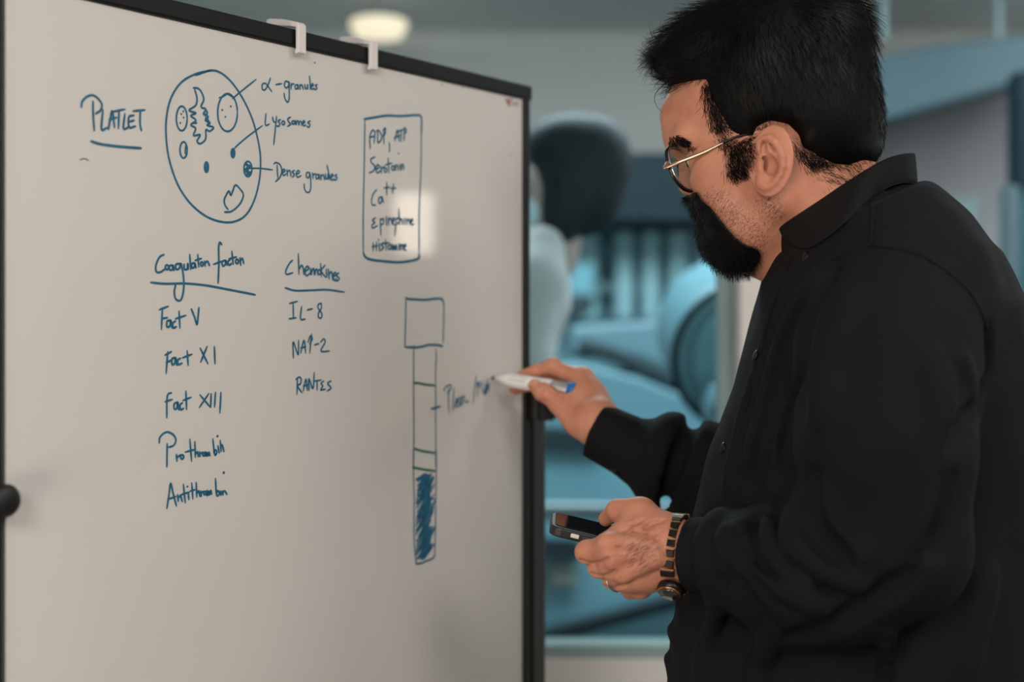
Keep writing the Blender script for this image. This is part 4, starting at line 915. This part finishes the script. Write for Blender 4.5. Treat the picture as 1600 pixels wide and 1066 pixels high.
# cuffs, each a shell of its own with an open end and a stitched edge
for a, b, ra, rb2 in ((P(1128, 870, 1.366), P(1076, 867, 1.384), .0375, .0362), (P(1004, 708, 1.6755), P(929, 671, 1.6925), .0378, .0338)):
    lo = np.minimum(a, b) - .05; hi = np.maximum(a, b) + .05; d_ = nrm(b - a)
    W_ = SDF(lo, hi, .0014); W_.cone(a, b, ra, rb2)
    for e, n_o in ((a + d_ * .003, -d_), (b - d_ * .001, d_)):
        W_.put(lo, hi, lambda X, Y, Z, e=e, n_o=n_o: (X - e[0]) * n_o[0] + (Y - e[1]) * n_o[1] + (Z - e[2]) * n_o[2], .003, 'int')
    W_.cone(a - d_ * .02, b + d_ * .03, ra - .0036, rb2 - .0036, op='sub')
    W_.put(lo, hi, lambda X, Y, Z: (.0005 * np.sin(60 * X + 90 * Z) * np.sin(70 * Y - 50 * Z)).astype(np.float32), 0, 'off')
    V, Q = W_.mesh(1); cf = link('cuff', npmesh('cuff', V, Q), shirtm, shirt)
    u_ = nrm(np.cross(d_, [0, 1, 0])); w_ = np.cross(d_, u_)
    MB().tube([b - d_ * .006 + (rb2 + .0004) * (math.cos(t) * u_ + math.sin(t) * w_) for t in np.linspace(0, 2 * math.pi, 49)[:-1]], .0005, 6, closed=True).build('cuff_stitching', shirt2, cf, smooth=True)
# buttons down the placket and on the right cuff
for x, y in ((1259, 402), (1181, 556), (1130, 700), (961, 737)):
    h = K_.ray(x, y, 1.15, 1.9)
    if h is not None:
        g = K_.grad(h); MB().lathe(h - g * .0005, h + g * .0022, [(0, .0055), (.6, .0058), (1, .0042)], 20).build('button', mat('black_button', (12, 12, 13), 0.4, spec=.25), shirt, smooth=True)
# collar: a folded leaf round the neck, its round front corner lying on the chest
cu = [(1216, 357, .052), (1245, 337, .064), (1277, 316, .070), (1312, 292, .070), (1346, 270, .063), (1372, 253, .053), (1398, 243, .040), (1418, 239, .024), (1428, 239, .0)]
cd = [(1226, 374, .060), (1246, 386, .072), (1266, 388, .079), (1300, 366, .086), (1334, 335, .086), (1366, 307, .080), (1392, 291, .063), (1416, 286, .040), (1433, 290, .0)]
tl3 = np.array([-math.sin(TY), -math.cos(TY), 0])
def cpt(x, y, lat, out=None):
    Y = 1.505 - lat * math.cos(TY)
    if out is not None:
        w = min(max((lat - .03) / .03, 0), 1)
        for g_ in (K_.ray(x, y, 1.25, 1.6), H_.ray(x, y, 1.39, 1.6)):
            if g_ is not None: Y = Y + w * (min(Y, g_[1] - out) - Y)
    return P(x, y, Y)
near = np.array([[cpt(*a, .004), cpt(*b, .0055)] for a, b in zip(cu, cd)])
near = np.stack([curve3(near[:, 0], 4), curve3(near[:, 1], 4)], 1)
for _ in range(3): near[1:-1] = .25 * near[:-2] + .5 * near[1:-1] + .25 * near[2:]
mid0 = np.array([0, 1.505, 0])
def mirror(p): return p - 2 * tl3 * ((p - near[-1, 0]) @ tl3)
n_ = len(near); rowsV = []
for i in range(n_):
    a, b = near[i]; m1 = (a + b) / 2
    for t in np.linspace(0, 1, 7):
        p = a + (b - a) * t; rowsV.append(p + tl3 * .004 * math.sin(math.pi * t) * (1 if i < n_ - 3 else .3))
cv = np.array(rowsV).reshape(n_, 7, 3); full = np.concatenate([cv, np.array([[mirror(p) for p in r] for r in cv[-2::-1]])])
V = full.reshape(-1, 3); nr = len(full)
Q = np.array([(i * 7 + j, (i + 1) * 7 + j, (i + 1) * 7 + j + 1, i * 7 + j + 1) for i in range(nr - 1) for j in range(6)])
collar = link('collar', npmesh('collar', V, Q), shirtm, shirt)
so = collar.modifiers.new('cloth', 'SOLIDIFY'); so.thickness = .0042; so.offset = 0
sb = collar.modifiers.new('smooth', 'SUBSURF'); sb.levels = 1; sb.render_levels = 1
MB().tube(cv[1:, 6] * .9 + cv[1:, 5] * .1 + tl3 * .0026, .0007, 6).build('collar_stitching', shirt2, collar, smooth=True)
# collar stand under the leaf and the open front of the shirt
fade = np.clip((n_ - 1 - np.arange(n_)) / 8.0, 0, 1)[:, None]
nst = np.stack([near[:, 0] * .5 + near[:, 1] * .5 - tl3 * .0035 * fade, near[:, 1] - tl3 * .0035 * fade + np.array([0, 0, -.030])], 1)
def clear_skin(p):
    for _ in range(12):
        d_ = float(H_.sample(p)) - .0025
        if d_ >= 0: break
        p = p - H_.grad(p) * d_
    return p
k_ = np.linspace(0, 1, 5)[None, :, None]
nst = nst[:, :1] * (1 - k_) + nst[:, 1:] * k_
nst = np.array([[clear_skin(p) for p in r] for r in nst])
fullst = np.concatenate([nst, np.array([[mirror(p) for p in r] for r in nst[-2::-1]])])
V = fullst.reshape(-1, 3); Q = np.array([(5 * i + j, 5 * i + j + 5, 5 * i + j + 6, 5 * i + j + 1) for i in range(len(fullst) - 1) for j in range(4)])
cst = link('collar_stand', npmesh('collar_stand', V, Q), shirtm, shirt)
so = cst.modifiers.new('cloth', 'SOLIDIFY'); so.thickness = .003; so.offset = 0
# ---------------- trousers and shoes below the picture
J_ = SDF((.10, 1.25, .06), (.70, 1.75, 1.06), .006)
J_.ell((.375, 1.5, .93), (.165, .185, .13))
for s in (-1, 1):
    hip = np.array([.375, 1.5 + .09 * s, .90]); J_.chain([hip, (.36, 1.5 + .10 * s, .50), (.385, 1.5 + .10 * s, .10)], [.100, .070, .056], k=.03)
Vj, Qj = J_.mesh(1)
link('trousers', npmesh('trousers', Vj, Qj), mat('dark_trousers', (24, 26, 32), 0.85), man)
for s in (-1, 1):
    U_ = SDF((.10, 1.30, 0), (.52, 1.70, .14), .004); y = 1.5 + .10 * s
    U_.chain([(.40, y, .045), (.30, y, .042), (.21, y, .034)], [.044, .046, .036], k=.02); U_.cone((.395, y, .05), (.385, y, .10), .045, k=.02)
    U_.box((.30, y, .010), (.145, .046, .0098), rnd=.006, k=.006)
    U_.put(U_.lo, U_.lo + U_.n * U_.h, lambda X, Y, Z: (.002 - Z) + 0 * X + 0 * Y, 0, 'int')
    V, Q = U_.mesh(1); link('shoe', npmesh('shoe', V, Q), mat('black_leather', (18, 17, 17), 0.35), man)

# ================================================================= WHAT HE WEARS AND HOLDS
gm = mat('gold_metal', (186, 152, 126), 0.3, metal=0.85); bm_ = mat('black_acetate', (14, 14, 15), 0.25); sm_ = mat('silver_metal', (190, 192, 195), 0.25, metal=1.0)
G0 = P(1066, 264, 1.462)
gla = thing('eyeglasses', 'thin gold and black eyeglasses resting on the nose and ear of the man', 'glasses', tuple(G0))
gh = nrm((-.62, -.785, .02)); gv = nrm(P(1049, 232, 1.462) - P(1083, 297, 1.466)); gv = nrm(gv - gh * (gv @ gh)); gn = nrm(np.cross(gh, gv))
if gn @ hf < 0: gn = -gn
lensm = glass_mat('lens_glass', (0.93, 0.97, 0.98, 1), 0.02, 1.9, (.72, 1, .97, 1))
def rimpts(c, sgn, ru=.0245, rv=.0243):
    out = []
    for a in np.linspace(0, 2 * math.pi, 41)[:-1]:
        u, v = math.cos(a), math.sin(a); e = 2 / 2.5
        uu = math.copysign(abs(u) ** e, u) * ru; vv = math.copysign(abs(v) ** e, v) * rv
        if vv < 0: uu *= 1 - .16 * (vv / rv) ** 2
        out.append(c + gh * uu * sgn + gv * vv)
    return np.array(out)
fr = None
Gm = mir(G0)
for sgn, c in ((1, G0), (-1, Gm)):
    rp = rimpts(G0, 1)
    if sgn < 0: rp = np.array([mir(q) for q in rp])
    o = MB().tube(rp + gn * .0008, .0019, 8, closed=True).build('rim', bm_, gla, smooth=True)
    MB().tube(c + (rp - c) * .97 - gn * .0012, .0010, 8, closed=True).build('inner_rim', sm_, o, smooth=True)
    li = MB(); li.add(np.concatenate([c + (rp - c) * .97 + gn * .0004, c + (rp - c) * .97 - gn * .0010]), [tuple(range(40)), tuple(range(79, 39, -1))] + [(i, (i + 1) % 40, (i + 1) % 40 + 40, i + 40) for i in range(40)])
    li.build('lens', lensm, gla)
MB().tube(curve3([G0 - gh * .0225 + gv * .010, (G0 + Gm) / 2 - gh * .016 + gv * .015 + gn * .004, mir(G0 - gh * .0225 + gv * .010)], 6), .0013, 8).build('bridge', gm, gla, smooth=True)
t0 = P(1039, 262.5, 1.437)
tp = curve3([t0, P(1062, 253, 1.432), P(1098, 239, 1.4285), P(1131, 222.5, 1.4255)], 6)
wd = np.interp(np.arange(len(tp)), [0, 5, 10, len(tp) - 1], [.0016, .0019, .0022, .0009])
MB().tube(tp, wd, 8, flat=.35).build('temple', gm, gla, smooth=True)
MB().tube(curve3([G0 + gh * .0235 + gv * .006, t0 + gn * .0005, t0], 5), .0016, 8).build('hinge', gm, gla, smooth=True)
tip = curve3([P(1131, 222.5, 1.4255), P(1152, 213.5, 1.424), P(1176, 208.5, 1.423), P(1196, 204, 1.4225), P(1216, 210, 1.424), P(1230, 224, 1.428), P(1238, 240, 1.431)], 6)
MB().tube(tip, np.interp(np.arange(len(tip)), [0, 20, len(tip) - 1], [.0013, .0016, .0020]), 8).build('temple_tip', bm_, gla, smooth=True)
fe = mir(P(1196, 204, 1.4225))
MB().tube(curve3([mir(G0 + gh * .0235 + gv * .006), mir(t0), mir(P(1098, 239, 1.4285)), mir(P(1131, 222.5, 1.4255)), fe], 6), .0014, 8, flat=.5).build('temple', gm, gla, smooth=True)
MB().tube(curve3([fe, mir(P(1216, 210, 1.424)), mir(P(1238, 240, 1.431))], 6), .0017, 8).build('temple_tip', bm_, gla, smooth=True)

# marker pen
m0 = bpx(768, 590, .0008); m1 = P(900, 610.5, 1.716)
mk = thing('marker_pen', 'white whiteboard marker with a blue end cap held against the board', 'marker', tuple(m0))
dm = m1 - m0; at = lambda t: m0 + dm * t
MB().lathe(at(0), at(.055), [(0, .0012), (.25, .0024), (.9, .0027), (1, .0027)], 20).build('nib', mat('blue_black_felt', (18, 34, 62), 0.8), mk, smooth=True)
wp = mat('white_marker_plastic', (226, 224, 222), 0.35)
MB().lathe(at(.05), at(.24), [(0, .0036), (.25, .0042), (.3, .0058), (.55, .0066), (.6, .0076), (.95, .0086), (1, .0088)], 28).build('grip', wp, mk, smooth=True)
brl = MB().lathe(at(.24), at(.735), [(0, .0088), (.03, .0091), (.97, .0091), (1, .0090)], 32).build('barrel', wp, mk, smooth=True)
MB().lathe(at(.735), at(.935), [(0, .0090), (.05, .0092), (.97, .0092), (1, .0088)], 32).build('silver_band', mat('brushed_silver', (196, 196, 198), 0.28, metal=0.9), mk, smooth=True)
MB().lathe(at(.93), at(1.0), [(0, .0086), (.05, .0093), (.75, .0093), (1, .0078)], 32).build('end_cap', mat('blue_cap', (14, 98, 176), 0.35), mk, smooth=True)
md = nrm(dm); mu = nrm(np.array([0, -.80, .55]) - md * (np.array([0, -.80, .55]) @ md)); mv = np.cross(md, mu)
gp = mat('grey_print', (92, 92, 94), 0.6)
tx = MB()
for r_, (row, a, b, h) in enumerate(((.45, .255, .44, .0011), (.05, .27, .46, .0006), (-.25, .27, .45, .0005), (-.5, .27, .43, .0005))):
    x = a
    while x < b:
        w_ = .008 + .007 * RNG.random(); pv = []
        for tt, an in ((x, row), (x + w_, row), (x + w_, row + h / .0092), (x, row + h / .0092)):
            pv.append(at(tt) + (mu * math.cos(an) + mv * math.sin(an)) * .0092)
        tx.add(pv, [(0, 1, 2, 3)]); x += w_ + .004
tx.build('printed_text', gp, brl)

# phone
p0 = P(859, 829, 1.412); pl = nrm((.952, -.02, -.225)); pw = nrm(np.array([.06, .99, .085])); pw = nrm(pw - pl * (pw @ pl)); pt = np.cross(pl, pw); pt = pt if pt[2] > 0 else -pt
PLn, PWd, PTh = .140, .068, .0105
ph = thing('phone', 'black smartphone in a black case lying in the left hand of the man', 'phone', tuple(p0))
pax = [pl, pw, pt]; pc = p0 + pl * PLn / 2 + pw * PWd / 2
def rrect(c, L, W, th, r, n=7):
    out = []
    for sx, sy, a0 in ((1, 1, 0), (-1, 1, 90), (-1, -1, 180), (1, -1, 270)):
        for a in np.linspace(a0, a0 + 90, n):
            out.append(c + pl * (sx * (L / 2 - r) + r * math.cos(math.radians(a))) + pw * (sy * (W / 2 - r) + r * math.sin(math.radians(a))) - pt * th / 2)
    return out
MB().prism(rrect(pc, PLn, PWd, PTh, .011), pt * PTh).build('case', mat('black_case', (20, 21, 23), 0.45), ph, bevel=.0022, seg=3)
MB().prism(rrect(pc + pt * (PTh / 2 + .0001), PLn - .008, PWd - .008, .0008, .008), pt * .0012).build('screen', mat('phone_glass', (8, 14, 20), 0.08), ph, bevel=.0004)
MB().box(p0 + pl * .0255 - pw * .0006 + pt * .0003, (.0085, .0022, .0042), pax).build('side_button', mat('silver_button', (206, 200, 194), 0.35), ph, bevel=.0009)
MB().box(p0 + pl * .042 - pw * .0003, (.017, .0016, .0036), pax).build('volume_button', mat('dark_button', (44, 45, 47), 0.35), ph, bevel=.0006)

# wristwatch
wc = P(1060, 866, 1.388); wa = nrm(P(1040, 864, 1.395) - P(1085, 868, 1.382))
wat = thing('wristwatch', 'dark link bracelet watch with gold edges on the left wrist of the man', 'watch', tuple(wc))
wu = nrm(np.cross(wa, [0, 1, 0])); wu = wu if wu[2] > 0 else -wu; wv = np.cross(wa, wu); wv = wv if wv[1] < 0 else -wv
dk = mat('dark_watch_steel', (38, 34, 32), 0.3, metal=0.6); gd = mat('gold_watch_metal', (176, 132, 84), 0.25, metal=0.95)
def wp_(a, R=.0355): return wc + R * .90 * math.cos(a) * wv + R * 1.01 * math.sin(a) * wu
NL = 24
for i in range(NL):
    a = 2 * math.pi * (i + .5) / NL; deg = math.degrees(a) % 360
    if 286 < deg < 326: continue
    c = wp_(a, .0372); tg = nrm(wp_(a + .01) - wp_(a - .01)); nn_ = nrm(np.cross(tg, wa)); nn_ = nn_ if nn_ @ (c - wc) > 0 else -nn_
    l = MB().box(c, (.0140, .0072, .0034), [wa, tg, nn_]).build('link', dk, wat, bevel=.0008)
    e_ = MB()
    MB().box(c + tg * .0042, (.0150, .0012, .0036), [wa, tg, nn_]).build('gold_bar', gd, l, bevel=.0003)
ac = math.radians(306); c = wp_(ac, .0375); tg = nrm(wp_(ac + .01) - wp_(ac - .01)); nn_ = nrm(np.cross(tg, wa)); nn_ = nn_ if nn_ @ (c - wc) > 0 else -nn_
cs = MB().lathe(c - nn_ * .003, c + nn_ * .0055, [(0, .0115), (.15, .0132), (.7, .0132), (1, .0116)], 36).build('case', dk, wat, smooth=True)
MB().lathe(c + nn_ * .0050, c + nn_ * .0066, [(0, .0120), (.6, .0120), (1, .0104)], 36).build('bezel', gd, cs, smooth=True)
MB().lathe(c + nn_ * .0060, c + nn_ * .0080, [(0, .0104), (1, .0090)], 36).build('crystal', mat('watch_crystal', (40, 36, 34), 0.05, coat=1.0), cs, smooth=True)
MB().cyl(c + wa * .0130, c + wa * .0160, .0024, 12).build('crown', gd, cs)
# ring
ra = nrm(P(958, 906, 1.404) - P(976, 902, 1.390)); rc = P(964, 905, 1.4005); ru = nrm(np.cross(ra, [0, 0, 1])); rw_ = np.cross(ra, ru)
rg = thing('finger_ring', 'double silver ring on the ring finger below the phone', 'ring', tuple(rc))
for o in (-.0017, .0017):
    MB().tube([rc + ra * o + .0119 * (math.cos(a) * ru + math.sin(a) * rw_) for a in np.linspace(0, 2 * math.pi, 41)[:-1]], .0011, 8, closed=True).build('band', sm_, rg, smooth=True)

# ================================================================= THE PERSON BEHIND THE GLASS
per = thing('person', 'person in a white coat and pale blue face mask standing behind the glass', 'person', (.06, 2.95, 0))
Yp = 2.95; Q_ = lambda x, y, dy=0.0: P(x, y, Yp) + np.array([0, dy, 0])
D_ = SDF((-.25, 2.6, 1.35), (.35, 3.3, 1.95), .006)
D_.ell(Q_(885, 285), (.085, .072, .100)); D_.ell(Q_(862, 312), (.055, .055, .07), k=.03); D_.cone(Q_(836, 300), Q_(832, 312), .012, k=.012)
D_.cone(Q_(880, 330), Q_(860, 400), .05, .058, k=.03); D_.ell(Q_(895, 300, -.075), (.012, .008, .026), k=.004)
D_.cone(Q_(855, 395), Q_(815, 560), .04, .05, k=.03)
V, Q = D_.mesh(1); pb = link('body', npmesh('body', V, Q), mat('pale_skin', (190, 170, 164), 0.6), per)
D_ = SDF((-.25, 2.6, 1.35), (.35, 3.3, 1.98), .006)
D_.ell(Q_(905, 258), (.104, .092, .105)); D_.ell(Q_(870, 225), (.062, .075, .052), k=.03); D_.ell(Q_(940, 250), (.055, .07, .08), k=.03); D_.ell(Q_(886, 300), (.062, .098, .085), k=.03); D_.ell(Q_(876, 340), (.046, .09, .07), k=.03); D_.ell(Q_(930, 320), (.05, .06, .06), k=.04)
D_.ell(Q_(806, 310), (.05, .12, .075), k=.01, op='sub')
V, Q = D_.mesh(1); link('hair', npmesh('hair', V, Q), mat('dark_teal_hair', (4, 24, 32), 0.7), per)
for s in (-1, 1):
    c = Q_(832, 296, -.030 * s); MB().lathe(c, c + np.array([-.014, 0, 0]), [(0, .011), (.5, .010), (.85, .006), (1, .002)], 16).build('eye', mat('dark_iris', (30, 20, 14), 0.15), pb, smooth=True)
D_ = SDF((-.40, 2.55, .5), (.35, 3.35, 1.70), .008)
D_.chain([Q_(848, 380), Q_(822, 460), Q_(785, 620), Q_(770, 900)], [.050, .090, .085, .10], k=.03)
D_.chain([Q_(846, 392, -.09), Q_(840, 440, -.13), Q_(822, 560, -.15), Q_(760, 600, -.18)], [.045, .052, .045, .04], k=.03)
D_.chain([Q_(846, 392, .09), Q_(836, 440, .14), Q_(806, 560, .16)], [.045, .052, .045], k=.03)
V, Q = D_.mesh(1); link('coat', npmesh('coat', V, Q), mat('white_coat', (216, 214, 214), 0.8), per)
D_ = SDF((-.15, 2.8, 1.55), (.2, 3.1, 1.78), .004)
D_.ell(Q_(838, 328), (.036, .050, .042)); V, Q = D_.mesh(1); link('face_mask', npmesh('face_mask', V, Q), mat('pale_blue_mask', (214, 240, 246), 0.7), per)
D_ = SDF((-.25, 2.7, 0), (.25, 3.2, .75), .01)
for s in (-1, 1): D_.chain([(.01, Yp + .09 * s, .72), (.01, Yp + .10 * s, .40), (.02, Yp + .10 * s, .08)], [.09, .068, .05]); D_.chain([(.03, Yp + .1 * s, .035), (-.12, Yp + .1 * s, .03)], [.034, .028], k=.02)
V, Q = D_.mesh(1); link('trousers', npmesh('trousers', V, Q), mat('dark_trousers', (24, 26, 32), 0.85), per)
